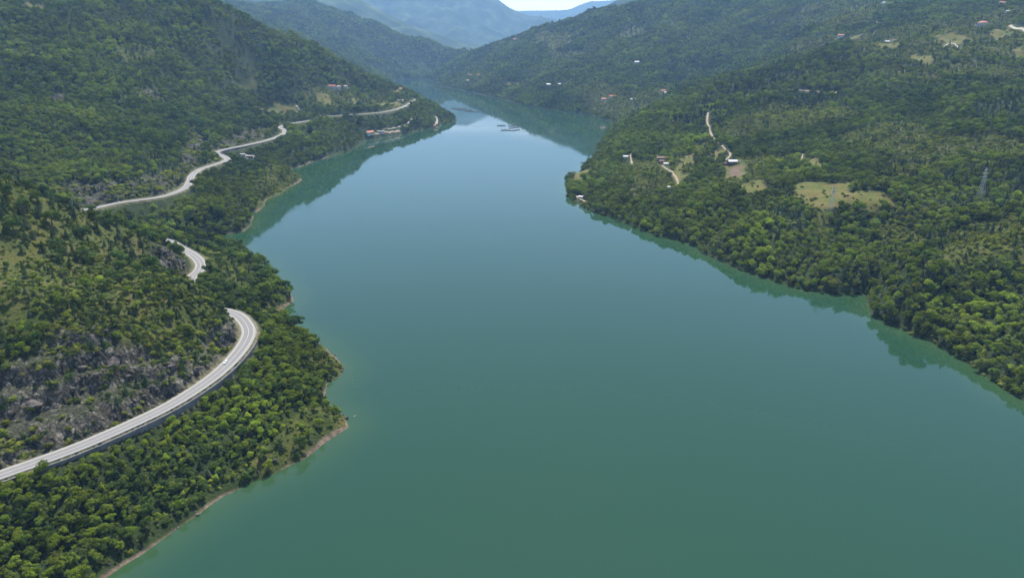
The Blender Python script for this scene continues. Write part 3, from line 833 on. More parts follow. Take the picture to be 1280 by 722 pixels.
def scatter_points():
    out = []
    for k, (r0, r1, s, only) in enumerate([(100, 560, 4.2, 0), (560, 1500, 6.8, 0), (1500, 3000, 8.8, 0), (3000, 5000, 11.5, 0), (5000, 7000, 15, 0), (100, 640, 2.7, 1), (640, 1500, 4.2, 1), (1500, 3600, 6.5, 1)]):
        n = int(2 * r1 / s)
        gx, gy = np.meshgrid(np.arange(-n // 2, n // 2) * s, np.arange(0, int(r1 / s) + 2) * s)
        X = gx.ravel() + rng.uniform(-.46, .46, gx.size) * s; Y = gy.ravel() + rng.uniform(-.46, .46, gx.size) * s
        D = np.hypot(X, Y)
        m = (D >= r0) & (D < r1) & (np.abs(X) < Y * .98 + 120)
        X, Y = X[m], Y[m]
        if only:                      # the low growth of the scrub is denser than the trees
            q = cover(X, Y, scrub_q, 300) * (0.55 + .9 * vnoise(X / 40, Y / 40, 511)) > .5
            q |= (rock_mask(X, Y) > .4) & (rng.random(X.size) < .8)
            q |= (((X < -60) & (np.hypot(X, Y) < 640)) | (np.hypot(X, Y) >= 640) & (Y < 1500) | (X > 60) & (Y < 640)) & (rng.random(X.size) < .55)      # undergrowth between the near trees
            X, Y = X[q], Y[q]
        h, d = height(X, Y)
        px, py, dep = proj(X, Y, h + 6)
        m = (d > np.where(X > 0, -.6, 2.0)) & (px > -330) & (px < 1610) & (py > -90) & (py < 980)
        out.append(np.stack([X[m], Y[m], h[m], d[m], np.full(m.sum(), s), np.full(m.sum(), only)], 1))
    return np.concatenate(out)

def slope_of(X, Y, h, e=3.0):
    hx, _ = height(X + e, Y); hy, _ = height(X, Y + e)
    return np.hypot((hx - h) / e, (hy - h) / e)

def build_plants():
    P = scatter_points()
    X, Y, Z, d, s, extra = P.T; extra = extra > .5
    n = len(X)
    rk = rock_mask(X, Y); md = cover(X, Y, meadow_q, 200); sc = cover(X, Y, scrub_q, 300); cf = cover(X, Y, conif_q, 400)
    idx, off = road_field(X, Y)
    u = rng.random(n)
    ok = (off > 10.2) | (off < -9.5)
    for (cx, cy, cr) in clear_pts:
        ok &= (X - cx) ** 2 + (Y - cy) ** 2 > cr * cr
    tone = vnoise(X / 150, Y / 150, 501) * .65 + vnoise(X / 34, Y / 34, 502) * .35
    far = np.hypot(X, Y)
    sl = slope_of(X, Y, Z)
    scf = sc * (0.55 + .9 * vnoise(X / 40, Y / 40, 511))
    kind = np.zeros(n, int)          # 0 broadleaf 1 conifer 2 shrub -1 none
    kind[(cf > .5) & (u < .72)] = 1
    kind[(cf <= .5) & (rng.random(n) < .035 + .10 * (vnoise(X / 120, Y / 120, 520) > .72))] = 1
    v = rng.random(n)
    shr = scf > .5
    kind[shr & (v < .82 - .12 * ((X < 0) & (far < 700)))] = 2
    kind[shr & (v > .90)] = 1
    kind[(md > .4) & (rng.random(n) < .93)] = -1
    kind[(md > .4) & (kind >= 0)] = 2
    onrock = (rk > .4)
    kind[onrock] = 2
    kind[onrock & (rng.random(n) < .34 + .40 * (sl > 1.3) + .45 * (vnoise(X / 24, Y / 24, 540) > .52))] = -1
    kind[onrock & (kind == 2) & (rng.random(n) < .12)] = 1
    kind[(kind == 0) & (sl > 1.5)] = 2
    # thin strip at the water: smaller plants
    ok &= ~((d < 4.5) & (X < 0) & (rng.random(n) < .5))
    kind[extra & (kind >= 0) & (kind != 1)] = 2
    kind[extra & (kind == 1)] = -1
    near = far < 640                 # open turf between the bushes on the near spur
    kind[extra & near & (X < 0) & (vnoise(X / 23, Y / 23, 530) * .6 + vnoise(X / 9, Y / 9, 531) * .4 > .61)] = -1
    kind[~ok] = -1
    near_road = (np.abs(off) < 15) & (off < 0) & (kind >= 0)
    kind[near_road & (kind == 0)] = 2
    rad = np.zeros(n)
    grow = np.where(s < 5, 2.6, s * .60)
    big = (.62 + .72 * rng.random(n) ** 1.2) * (.72 + .62 * vnoise(X / 55, Y / 55, 560))
    rad[kind == 0] = (grow * big)[kind == 0]
    rad[kind == 1] = (grow * .56 * (.7 + .6 * rng.random(n)))[kind == 1]
    rad[kind == 2] = (np.interp(far, [300, 700, 1500, 3000], [1.55, 2.3, 3.1, 4.6]) * (.45 + 1.0 * rng.random(n) ** 1.6) * (.7 + .7 * vnoise(X / 27, Y / 27, 570)))[kind == 2]
    rad[onrock] *= 1.25
    wl = (kind == 0) & (off > 9) & (off < 16) & (far < 640)
    rad[wl] *= 1.2
    hmul = .72 + .4 * rng.random(n)
    tilt = rng.normal(0, .05, (n, 2))
    rz = rng.uniform(0, 6.283, n)
    # which look
    var = np.zeros(n, int)
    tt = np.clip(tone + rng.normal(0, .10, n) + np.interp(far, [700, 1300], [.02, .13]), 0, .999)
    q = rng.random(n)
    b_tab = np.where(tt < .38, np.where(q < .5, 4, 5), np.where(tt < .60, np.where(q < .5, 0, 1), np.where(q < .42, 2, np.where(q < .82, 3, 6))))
    left_near = (X < 0) & (far < 560)
    b_tab = np.where(left_near & (tt > .34), np.where(q < .36, 2, np.where(q < .72, 3, 0)), b_tab)
    sw = rng.random(n) < .42
    b_tab = np.where(sw, np.array([7, 7, 9, 9, 8, 8, 10])[b_tab], b_tab)
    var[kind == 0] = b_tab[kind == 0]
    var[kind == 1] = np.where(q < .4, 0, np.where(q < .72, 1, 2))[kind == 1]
    var[kind == 2] = np.where(q < .36, 0, np.where(q < .66, 1, np.where(q < .84, 2, 3)))[kind == 2]
    dk = (kind == 2) & (X < 0) & (far < 700) & (rng.random(n) < .5)
    var[dk] = 2
    lt = (kind == 2) & (X > 0) & (sc > .4) & (rng.random(n) < .7)
    var[lt] = rng.integers(0, 2, lt.sum())
    sel = kind >= 0
    return dict(X=X[sel], Y=Y[sel], Z=Z[sel], kind=kind[sel], rad=rad[sel], hm=hmul[sel], ax=np.exp(rng.normal(0, .14, n))[sel], tilt=tilt[sel], rz=rz[sel], var=var[sel], off=off[sel], idx=idx[sel], sc=sc[sel], tt=tt[sel], d=d[sel])

def visible(p, n=60):
    """is the crown top in the open, seen from the camera"""
    X, Y, Z = p['X'], p['Y'], p['Z'] + p['rad'] * 1.6
    ok = np.ones(X.size, bool)
    for f in np.linspace(.35, .985, n):
        x, y, z = X * f, Y * f, H + (Z - H) * f
        ok &= height(x, y, False)[0] < z
    return ok

KEYS = [BROAD, CONIF, SHRUB]
def plant_objects(p):
    n = len(p['X'])
    px, py, dep = proj(p['X'], p['Y'], p['Z'] + p['rad'])
    app = p['rad'] / np.hypot(dep, 1)
    inf = (px > 4) & (px < 1276) & (py > 4) & (py < 716)
    solo = np.zeros(n, bool)
    for k in range(3):
        c = np.where((p['kind'] == k) & inf)[0]
        c = c[np.argsort(-app[c])][:900]
        sub = {kk: vv[c] for kk, vv in p.items()}
        c = c[visible(sub)][:300]
        solo[c] = True
        make_solo(k, p, c, px[c], py[c])
    names = ['broadleaf_forest', 'conifer_forest', 'shrubbery']
    for k in range(3):
        m = (p['kind'] == k) & ~solo
        rot = np.stack([p['tilt'][m, 0], p['tilt'][m, 1], p['rz'][m]], 1)
        r = p['rad'][m]
        o = gn_scatter(names[k], np.stack([p['X'][m], p['Y'][m], p['Z'][m] - .1], 1), rot, np.stack([r * p['ax'][m], r / p['ax'][m], r * p['hm'][m]], 1), p['var'][m], stock(KEYS[k]))
        tag(o, kind='stuff')
    print('plants', n, [int((p['kind'] == k).sum()) for k in range(3)])

def make_solo(k, p, c, px, py):
    cat = ['tree', 'conifer', 'bush'][k]
    nm = ['broadleaf_tree', 'conifer_tree', 'bush'][k]
    for i, x, y in zip(c, px, py):
        key = KEYS[k][p['var'][i]]
        tone = ''.join(ch for ch in key if not ch.isdigit())
        look = {'mid': 'mid green', 'bright': 'bright green', 'dark': 'dark green', 'olive': 'olive green', 'pine': 'dark', 'pinegrey': 'greyish', 'scrub': 'light green', 'scrubdark': 'dark green'}[tone]
        if x > 640: zone = 'on the wooded shore across the lake'
        elif y > 385 and p['off'][i] > 0 and p['off'][i] < 1e5 and p['idx'][i] >= 0 or (y > 470 and x > 330) or y > 600:
            zone = 'in the wood between the near road and the water'
            if x > 330: zone = 'on the near headland beside the water'
        elif rockish(p['X'][i], p['Y'][i]): zone = 'among the rocks above the near road'
        elif y > 300: zone = 'on the scrubby spur above the near road'
        else: zone = 'on the slope behind the scrubby spur'
        kindw = ['broadleaf tree', 'pointed conifer', 'low bush'][k]
        o = empty(nm, (p['X'][i], p['Y'][i], p['Z'][i] - .1))
        o.rotation_euler = (p['tilt'][i, 0], p['tilt'][i, 1], p['rz'][i])
        r = p['rad'][i]; o.scale = (r * p['ax'][i], r / p['ax'][i], r * p['hm'][i])
        g = f'{look} {["broadleaf trees", "conifers", "bushes"][k]} {zone}'
        tag(o, f'{look} {kindw} {zone}', cat, g)
        a = bpy.data.objects.new('crown', CROWN[key]); b = bpy.data.objects.new('trunk' if k < 2 else 'stem', TRUNK[key])
        for ch in (a, b):
            COL.objects.link(ch); ch.parent = o

def rockish(x, y): return rock_mask(np.array([x]), np.array([y]))[0] > .3
# ------------------------------------------------------------------ materials for built things
M = {
 'asphalt': mat_simple('asphalt_pale', (.150, .145, .143), .9, .12, .35),
 'shoulder': mat_simple('road_shoulder', (.21, .20, .185), .95, .18, .5),
 'line': mat_simple('road_paint', (.35, .35, .34), .7, .06, .8),
 'concrete': mat_simple('concrete_weathered', (.13, .132, .135), .95, .5, .25),
 'masonry': mat_simple('masonry_wall', (.27, .235, .215), .95, .4, .6),
 'steel': mat_simple('galvanised_steel', (.42, .44, .45), .5, .12, 2, .6),
 'dirt': mat_simple('dirt_track', (.22, .18, .13), .98, .25, .25),
 'dirtpale': mat_simple('pale_gravel', (.30, .27, .225), .98, .2, .3),
 'dirtpink': mat_simple('pink_gravel', (.26, .19, .155), .98, .2, .3),
 'soil': mat_simple('red_soil', (.10, .066, .045), .98, .25, .25),
 'white': mat_simple('white_render', (.42, .41, .39), .85, .08, .6),
 'cream': mat_simple('cream_render', (.55, .50, .42), .9, .1, .6),
 'greyw': mat_simple('grey_render', (.36, .36, .37), .9, .15, .6),
 'brownw': mat_simple('dark_timber', (.10, .07, .055), .9, .2, 1),
 'redw': mat_simple('red_brick', (.30, .10, .075), .9, .2, 1),
 'tile': mat_simple('orange_roof_tiles', (.42, .155, .085), .85, .2, 1.2),
 'redtile': mat_simple('red_roof_tiles', (.34, .085, .065), .85, .2, 1.2),
 'paletile': mat_simple('faded_roof_tiles', (.46, .30, .23), .85, .2, 1.2),
 'brownroof': mat_simple('brown_roof', (.14, .085, .07), .85, .2, 1.2),
 'tinroof': mat_simple('pale_metal_roof', (.40, .41, .42), .7, .06, 1.2, .2),
 'glass': mat_simple('window_glass', (.03, .04, .05), .12, .1, 1, 0, .6),
 'door': mat_simple('door_wood', (.12, .07, .045), .7, .2, 2),
 'carpaint': mat_simple('white_car_paint', (.80, .80, .79), .25, .02, 1, 0, .6),
 'tyre': mat_simple('tyre_rubber', (.02, .02, .02), .9, .1, 3),
 'rim': mat_simple('wheel_rim', (.45, .45, .46), .35, .05, 3, .8),
 'lamp': mat_simple('lamp_glass', (.7, .7, .68), .2, .05, 3),
 'redlamp': mat_simple('tail_lamp', (.35, .02, .02), .3, .05, 3),
 'float': mat_simple('black_float_pipe', (.045, .045, .05), .6, .2, 1),
 'net': mat_simple('dark_net', (.035, .04, .04), .95, .3, 1.5),
 'greyfloat': mat_simple('grey_walkway', (.14, .145, .15), .8, .2, 1),
 'orange': mat_simple('orange_paint', (.50, .16, .06), .7, .1, 1),
 'bluetarp': mat_simple('blue_hull', (.10, .18, .32), .6, .1, 1),
}
def mat_rock():
    m = bpy.data.materials.new('cliff_rock')
    nt, N, L = nodes(m)
    out = N('ShaderNodeOutputMaterial'); b = N('ShaderNodeBsdfPrincipled'); b.inputs['Roughness'].default_value = .95; b.inputs['Specular IOR Level'].default_value = .1
    geo = N('ShaderNodeNewGeometry'); n = N('ShaderNodeTexNoise'); n.inputs['Scale'].default_value = .35; n.inputs['Detail'].default_value = 8; n.inputs['Distortion'].default_value = .8
    L(geo.outputs['Position'], n.inputs['Vector'])
    r = N('ShaderNodeValToRGB'); L(n.outputs['Fac'], r.inputs[0]); e = r.color_ramp.elements; e.new(.5); e.new(.5)
    for k, (p, c) in enumerate([(.3, (.03, .027, .026)), (.45, (.06, .053, .05)), (.6, (.10, .09, .083)), (.75, (.17, .155, .14))]):
        e[k].position = p; e[k].color = (*c, 1)
    L(r.outputs[0], b.inputs['Base Color'])
    bp = N('ShaderNodeBump'); bp.inputs['Strength'].default_value = .7; bp.inputs['Distance'].default_value = .4; L(n.outputs['Fac'], bp.inputs['Height']); L(bp.outputs[0], b.inputs['Normal'])
    L(b.outputs[0], out.inputs[0]); return m
M['rock'] = mat_rock()

# ------------------------------------------------------------------ mesh kit
class MB:
    def __init__(s): s.v = []; s.f = []; s.m = []
    def face(s, pts, mi=0):
        k = len(s.v); s.v += [tuple(p) for p in pts]; s.f.append(tuple(range(k, k + len(pts)))); s.m.append(mi)
    def box(s, x0, x1, y0, y1, z0, z1, mi=0, mtx=None):
        P = [(x0, y0, z0), (x1, y0, z0), (x1, y1, z0), (x0, y1, z0), (x0, y0, z1), (x1, y0, z1), (x1, y1, z1), (x0, y1, z1)]
        if mtx is not None: P = [tuple(mtx @ Vector(p)) for p in P]
        k = len(s.v); s.v += P
        for f in [(0, 3, 2, 1), (4, 5, 6, 7), (0, 1, 5, 4), (1, 2, 6, 5), (2, 3, 7, 6), (3, 0, 4, 7)]: s.f.append(tuple(k + i for i in f)); s.m.append(mi)
        return s
    def bar(s, p, q, r, n=4, mi=0, r2=None):
        p, q = Vector(p), Vector(q); ax = (q - p).normalized(); t = ax.orthogonal().normalized(); b = ax.cross(t); k = len(s.v)
        for c, rr in ((p, r), (q, r if r2 is None else r2)):
            for i in range(n):
                a = (i + .5) / n * 6.28318; s.v.append(tuple(c + (t * math.cos(a) + b * math.sin(a)) * rr))
        for i in range(n): s.f.append((k + i, k + (i + 1) % n, k + n + (i + 1) % n, k + n + i)); s.m.append(mi)
        s.f.append(tuple(k + n - 1 - i for i in range(n))); s.f.append(tuple(k + n + i for i in range(n))); s.m += [mi, mi]
        return s
    def build(s, name, mats, parent=None): return mesh_obj(name, s.v, s.f, mats, parent, s.m)

# ------------------------------------------------------------------ the asphalt road
def ribbon(P, Nn, offs, zoff=0.0):
    V = np.concatenate([np.concatenate([P[:, :2] + Nn * o, P[:, 2:3] + zoff], 1)[:, None, :] for o in offs], 1)
    return V
def build_road():
    offs = [-5.0, -3.72, -3.48, -.12, .12, 3.48, 3.72, 5.2]
    mats = [M['shoulder'], M['line'], M['asphalt'], M['line'], M['asphalt'], M['line'], M['shoulder']]
    V = ribbon(road, road_n, offs)
    n, k = V.shape[:2]
    i = np.arange(n * k).reshape(n, k)
    q = np.stack([i[:-1, :-1], i[:-1, 1:], i[1:, 1:], i[1:, :-1]], -1).reshape(-1, 4)[:, ::-1]
    mi = np.tile([0, 1, 2, 1, 2, 1, 0], n - 1)
    o = mesh_obj('road', V.reshape(-1, 3), q, [M['shoulder'], M['line'], M['asphalt']], mi=mi)
    tag(o, kind='structure')

def road_runs(ix):
    """split an index list into unbroken runs"""
    out = []; cur = [ix[0]]
    for a in ix[1:]:
        if a == cur[-1] + 1: cur.append(a)
        else: out.append(cur); cur = [a]
    out.append(cur)
    return [np.array(c) for c in out if len(c) > 6]

def wall_along(ix, o0, o1, top, h, name, mat, label, cat):
    P, Nn = road[ix], road_n[ix]
    mb_v = []
    for (o, z) in ((o0, top), (o1, top), (o1, -h), (o0, -h)):
        mb_v.append(np.concatenate([P[:, :2] + Nn * o, P[:, 2:3] + z], 1))
    base = P[0].copy()
    V = np.stack(mb_v, 1) - base
    n = len(ix); f = []
    for j in range(n - 1):
        for a in range(4):
            b = (a + 1) % 4
            f.append((j * 4 + a, j * 4 + b, j * 4 + 4 + b, j * 4 + 4 + a))
    f.append((3, 2, 1, 0)); f.append(tuple((n - 1) * 4 + a for a in range(4)))
    o = mesh_obj(name, V.reshape(-1, 3), f, mat); o.location = base
    tag(o, label, cat)
    return o

def guardrail(ix, label):
    P, Nn = road[ix], road_n[ix]
    base = empty('guardrail', P[0]); tag(base, label, 'guardrail')
    Q = np.concatenate([P[:, :2] + Nn * 5.75, P[:, 2:3]], 1) - P[0]
    V = []; f = []
    prof = [(0, .45), (.06, .52), (0, .60), (.06, .68), (0, .76)]
    for j in range(len(ix)):
        for (o, z) in prof: V.append((Q[j, 0] + Nn[j, 0] * o, Q[j, 1] + Nn[j, 1] * o, Q[j, 2] + z))
        for (o, z) in prof[::-1]: V.append((Q[j, 0] + Nn[j, 0] * (o + .05), Q[j, 1] + Nn[j, 1] * (o + .05), Q[j, 2] + z))
    m = 10
    for j in range(len(ix) - 1):
        for a in range(m):
            b = (a + 1) % m; f.append((j * m + a, j * m + b, j * m + m + b, j * m + m + a))
    mesh_obj('rail', V, f, M['steel'], base)
    pm = MB().box(-.07, .07, -.07, .07, -.8, .8).build('post', M['steel'], base)
    sp = max(2, int(math.ceil(len(ix) / 90)))
    for n_, j in enumerate(range(0, len(ix), sp)):
        p = pm if n_ == 0 else pm.copy()
        if n_: COL.objects.link(p); p.parent = base
        p.location = (Q[j, 0] + Nn[j, 0] * .16, Q[j, 1] + Nn[j, 1] * .16, Q[j, 2])

def build_road_walls():
    wall_along(np.arange(wallA.min(), wallA.max() + 1), 7.3, 7.95, -.12, 7.6, 'retaining_wall', M['concrete'], 'long grey concrete retaining wall under the outer edge of the near road', 'retaining wall')
    wc = road_runs(wallC)[0] if len(wallC) else None
    for r in road_runs(wallC)[:1]:
        wall_along(r, 7.3, 7.95, -.12, 11, 'retaining_wall', M['concrete'], 'tall pale retaining wall under the distant stretch of road before its bend', 'retaining wall')
    guardrail(np.arange(wallA.min(), stretch(285, 316, 386, 420).max() + 1), 'grey steel guardrail on the lake side of the near road and its bend')
    ix = stretch(200, 260, 298, 355)
    guardrail(np.arange(ix.min(), ix.max() + 1), 'grey steel guardrail round the second bend beyond the scrubby spur')

# ------------------------------------------------------------------ tracks
def track(name, pxs, half, mat, z=.35, clear=4.0):
    P = []
    for p in pxs:
        q = hit(*p)
        if q is not None: P.append(q)
    P = catmull(P, 4.0)
    h, _ = height(P[:, 0], P[:, 1]); P[:, 2] = h
    t = np.gradient(P[:, :2], axis=0); t /= np.linalg.norm(t, axis=1)[:, None] + 1e-9
    Nn = np.stack([t[:, 1], -t[:, 0]], 1)
    ww = half * .8 * (1 + .5 * (vnoise(np.arange(len(P)) / 3.1, P[:, 0] * 0, 77) - .5))
    A = P[:, :2] - Nn * ww[:, None]; B = P[:, :2] + Nn * ww[:, None]
    V = []
    for E in (A, P[:, :2], B):
        hh, _ = height(E[:, 0], E[:, 1]); V.append(np.concatenate([E, hh[:, None] + z], 1))
    V = np.stack(V, 1); n = len(P)
    i = np.arange(n * 3).reshape(n, 3)
    q = np.stack([i[:-1, :-1], i[:-1, 1:], i[1:, 1:], i[1:, :-1]], -1).reshape(-1, 4)[:, ::-1]
    o = mesh_obj(name, V.reshape(-1, 3), q, mat); tag(o, kind='structure')
    for x, y, _ in P: clear_pts.append((x, y, half + clear))
    # keep the line of sight from the lake side a little open too
    for x, y, _ in P[::2]:
        k = 7 / math.hypot(x, y); clear_pts.append((x * (1 - k), y * (1 - k), half + clear * .8))

def patch(name, pxs, mat, z=.3):
    """bare ground: a sheet laid on the slope"""
    poly = np.array([hit(*p)[:2] for p in pxs])
    lo, hi = poly.min(0), poly.max(0)
    n = 26
    gx, gy = np.meshgrid(np.linspace(lo[0], hi[0], n), np.linspace(lo[1], hi[1], n), indexing='ij')
    X, Y = gx.ravel(), gy.ravel()
    h, _ = height(X, Y)
    i = np.arange(n * n).reshape(n, n)
    q = np.stack([i[:-1, :-1], i[1:, :-1], i[1:, 1:], i[:-1, 1:]], -1).reshape(-1, 4)
    w = .08 * np.linalg.norm(hi - lo)
    s = soft(X, Y, poly, w, 91)
    q = q[s[q].mean(1) > .5]
    o = mesh_obj(name, np.stack([X, Y, h + z], 1), q, mat); tag(o, kind='structure')
    for x, y in zip(X[s > .5], Y[s > .5]): clear_pts.append((x, y, 5))

# ------------------------------------------------------------------ houses
def house(px, py, label, w, l, h, rz, wall, roof, kind='gable', cat='house', name='house', storeys=1, chimney=True, clear=1.0, roof_h=None, pos=None, front=11, group=None):
    p = pos if pos is not None else hit(px, py)
    x, y = p[0], p[1]
    c, s = math.cos(rz), math.sin(rz)
    cs = [(x + c * a - s * b, y + s * a + c * b) for a in (-l / 2, l / 2) for b in (-w / 2, w / 2)]
    hz, _ = height([q[0] for q in cs] + [x], [q[1] for q in cs] + [y])
    z = float(np.mean(hz)) + .2; dn = z - float(hz.min()) + 1.0
    o = empty(name, (x, y, z), rz); tag(o, label, cat, group)
    e = .6; rh = roof_h if roof_h is not None else w * .26
    mb = MB().box(-l / 2, l / 2, -w / 2, w / 2, -dn, h)
    if kind == 'gable':
        for sx in (-1, 1): mb.face([(sx * l / 2, -w / 2, h), (sx * l / 2, w / 2, h), (sx * l / 2, 0, h + rh)][::sx])
    mb.build('wall', wall, o)
    rb = MB()
    t = .22; zo = h - e * rh / (w / 2) + .05
    L2, W2 = l / 2 + e, w / 2 + e
    if kind == 'gable':
        for sy in (-1, 1):
            a = [(-L2, sy * W2, zo), (L2, sy * W2, zo), (L2, 0, h + rh + .05), (-L2, 0, h + rh + .05)]
            b = [(q[0], q[1], q[2] + t) for q in a]
            if sy > 0: a, b = a[::-1], b[::-1]
            rb.face(b); rb.face(a[::-1])
            for k in range(4): rb.face([a[k], a[(k + 1) % 4], b[(k + 1) % 4], b[k]])
    elif kind == 'hip':
        k = max(l / 2 - w / 2, .05)
        B = [(-L2, -W2, zo), (L2, -W2, zo), (L2, W2, zo), (-L2, W2, zo)]; T = [(-k, 0, h + rh), (k, 0, h + rh)]
        rb.face([B[0], B[1], T[1], T[0]]); rb.face([B[2], B[3], T[0], T[1]]); rb.face([B[1], B[2], T[1]]); rb.face([B[3], B[0], T[0]]); rb.face(B[::-1])
    else:
        q = [(-L2, -W2, h + .02), (L2, -W2, h + .02), (L2, W2, h + rh * .5), (-L2, W2, h + rh * .5)]
        b = [(a[0], a[1], a[2] + t) for a in q]
        rb.face(b); rb.face(q[::-1])
        for k in range(4): rb.face([q[k], q[(k + 1) % 4], b[(k + 1) % 4], b[k]])
    r = rb.build('roof', roof, o)
    if chimney:
        MB().box(l * .2 - .35, l * .2 + .35, w * .12 - .35, w * .12 + .35, h + rh * .5, h + rh + .9).box(l * .2 - .45, l * .2 + .45, w * .12 - .45, w * .12 + .45, h + rh + .9, h + rh + 1.05).build('chimney', M['masonry'], r)
    nx = max(1, int(l / 3.2)); wz = h / storeys
    for st in range(storeys):
        for sy in (-1, 1):
            for k in range(nx):
                cx = -l / 2 + (k + .5) * l / nx
                if st == 0 and sy == -1 and k == nx // 2:
                    MB().box(cx - .5, cx + .5, sy * w / 2 - .06, sy * w / 2 + .03, 0, 2.1).build('door', M['door'], o); continue
                fr = MB().box(cx - .65, cx + .65, sy * w / 2 - .05, sy * w / 2 + .05, st * wz + .85, st * wz + 2.15).build('window', M['white'], o)
                MB().box(cx - .53, cx + .53, sy * w / 2 - .08, sy * w / 2 + .08, st * wz + .97, st * wz + 2.03).build('pane', M['glass'], fr)
    R_ = max(l, w) * .5 * clear + 2.2
    for f in (0, .5, 1.0):
        k = f * front / math.hypot(x, y); clear_pts.append((x * (1 - k), y * (1 - k), R_))
    return o

def build_houses():
    T, RT, PT, BR, TIN = M['tile'], M['redtile'], M['paletile'], M['brownroof'], M['tinroof']
    W, CR, G = M['white'], M['cream'], M['greyw']
    # left side
    house(415, 109.5, 'long red-roofed farmhouse on the left hillside above the distant road', 10, 21, 5, .25, W, RT, storeys=2)
    house(423.5, 111.5, 'square pale grey two-storey house beside the long red-roofed farmhouse', 11, 13, 8.5, .2, G, PT, 'hip', storeys=2, chimney=False)
    house(432, 109.5, 'small cream house at the right end of the hillside farm', 8, 12, 4.5, -.15, CR, PT)
    house(501, 112.5, 'tiny orange-roofed house on the crest of the left point', 9, 12, 4, .3, CR, T)
    house(501, 127.5, 'white roadside building under the crest of the left point', 8, 16, 4.5, .1, W, PT, chimney=False)
    house(462, 166.5, 'long low red-roofed building at the waterside by the pier', 10, 26, 4, 1.1, CR, T, chimney=False, front=26)
    house(476, 166.0, 'pale flat-roofed waterside building right of the long red roof', 8, 18, 3.5, .25, W, M['dirtpale'], 'flat', chimney=False, roof_h=.6, front=26)
    house(517.5, 149, 'white house with a pink roof halfway down the left point', 9, 11, 5, -.6, W, PT, storeys=2, chimney=False)
    house(543.5, 158.5, 'orange-walled hut at the foot of the ramp on the left point', 5, 7, 3.2, .3, M['orange'], T, chimney=False, front=25)
    # far right bank
    house(588, 94.5, 'long orange-roofed house on the far bank, left end of the upper pair', 11, 30, 5, -.1, CR, T, chimney=False)
    house(599, 95.2, 'white house with orange roof beside the long one on the far bank', 13, 18, 7, .2, W, T, storeys=2)
    house(585, 101.8, 'small pink-roofed house lower down on the far bank', 11, 18, 5, .1, W, PT)
    house(628.5, 99.8, 'orange-roofed white house alone above a clearing on the far bank', 14, 26, 6, .05, W, T, storeys=2)
    house(675, 108.8, 'smallest white shed of the three pale buildings on the far bank', 8, 9, 4, .2, W, TIN, chimney=False)
    house(685.5, 107.5, 'white flat-fronted house in the middle of three pale buildings on the far bank', 11, 17, 6, 0, W, TIN, chimney=False, storeys=2)
    house(699, 106.6, 'cream house at the right of three pale buildings on the far bank', 10, 16, 4.5, .1, CR, TIN, chimney=False)
    house(644, 50, 'orange-roofed house on the crest of the far right ridge', 14, 26, 6, .3, CR, T)
    house(754.5, 125.2, 'orange-roofed white house at the left of the village pair', 11, 17, 5, .1, W, T)
    house(765.5, 122.8, 'largest red-roofed village house with a long roof', 12, 24, 6, .05, CR, RT, storeys=2)
    house(789, 125, 'tiny white shed between the village houses', 5, 6, 3, .1, W, TIN, chimney=False)
    house(793.5, 125.2, 'tiny pale shed with a grey roof right of the white village shed', 5, 6, 3, .3, CR, TIN, chimney=False)
    house(833, 117.5, 'cream house with a faded roof below the white barn', 11, 18, 5, .2, CR, PT)
    house(829, 114.8, 'low red-tiled house up the slope behind the cream village house', 9, 13, 4, -.2, W, T)
    house(843, 111.8, 'white-roofed barn at the right end of the village', 12, 20, 5, .15, G, TIN, chimney=False)
    house(825, 130.5, 'low white greenhouse-like shed on the slope below the village', 8, 14, 3, .6, W, TIN, chimney=False)
    house(796, 79, 'lone white house high on the wooded far slope', 11, 18, 5, 0, W, TIN, chimney=False)
    # plateau
    house(1033, 47, 'small bright orange-roofed house on the plateau edge', 9, 14, 4, .1, CR, T)
    house(1050.5, 46.8, 'white two-storey house with orange roof right of the small orange one', 10, 19, 6.5, -.1, W, T, storeys=2)
    house(1108, 54.5, 'white farm building in the cluster above the conifer belt', 9, 15, 5, .3, W, TIN)
    house(1116, 52.8, 'brown-roofed barn behind the white farm building', 9, 14, 4, .2, CR, BR, chimney=False)
    house(1096.5, 30, 'white cottage in the woods near the top, with a pale metal roof', 9, 13, 4.5, .2, W, TIN)
    house(1093, 30.6, 'small grey outbuilding beside the white cottage near the top', 5, 8, 3, .2, G, TIN, chimney=False)
    house(1104, 5, 'white cottage close to the top edge above the woods', 9, 14, 4.5, .1, W, TIN, chimney=False)
    house(1156, 2.5, 'wide white house cut by the top edge of the view', 10, 22, 6, 0, W, TIN, storeys=2)
    house(1227.5, 34, 'big unfinished grey house with an orange roof above the tall conifers', 15, 21, 12, .12, G, T, 'hip', storeys=4, front=30)
    house(1252.5, 5, 'orange-roofed house in the trees at the top right', 10, 17, 5, .05, CR, T)
    house(1259, 15.5, 'pale shed with a white roof below the top right orange roof', 6, 11, 3, .1, W, TIN, chimney=False)
    # near right headland
    house(915, 205, 'white-roofed dark house at the end of the dirt track', 8.5, 14, 4.5, .1, M['brownw'], TIN, chimney=True)
    house(906.5, 206.3, 'little black shed on the left of the white-roofed house', 4, 5, 2.8, .1, M['brownw'], BR, chimney=False)
    house(825.5, 200.5, 'large dark brown-roofed house in the wooded right headland', 10, 14, 4.5, -.1, M['brownw'], BR)
    house(826.5, 204, 'small red brick house in front of the brown-roofed one', 6, 8, 4, .1, M['redw'], BR, chimney=False, front=14)
    house(832.5, 206.3, 'low white-roofed shed at the foot of the red brick house', 4.5, 8, 2.6, -.1, G, TIN, chimney=False)
    house(782, 197.5, 'small white-roofed hut among trees high on the right headland', 5, 8.5, 3, -.1, W, TIN, chimney=False)
    house(836, 235.5, 'tiny white tool shed beside the lower end of the headland track', 3, 4, 2.4, 0, W, TIN, chimney=False)
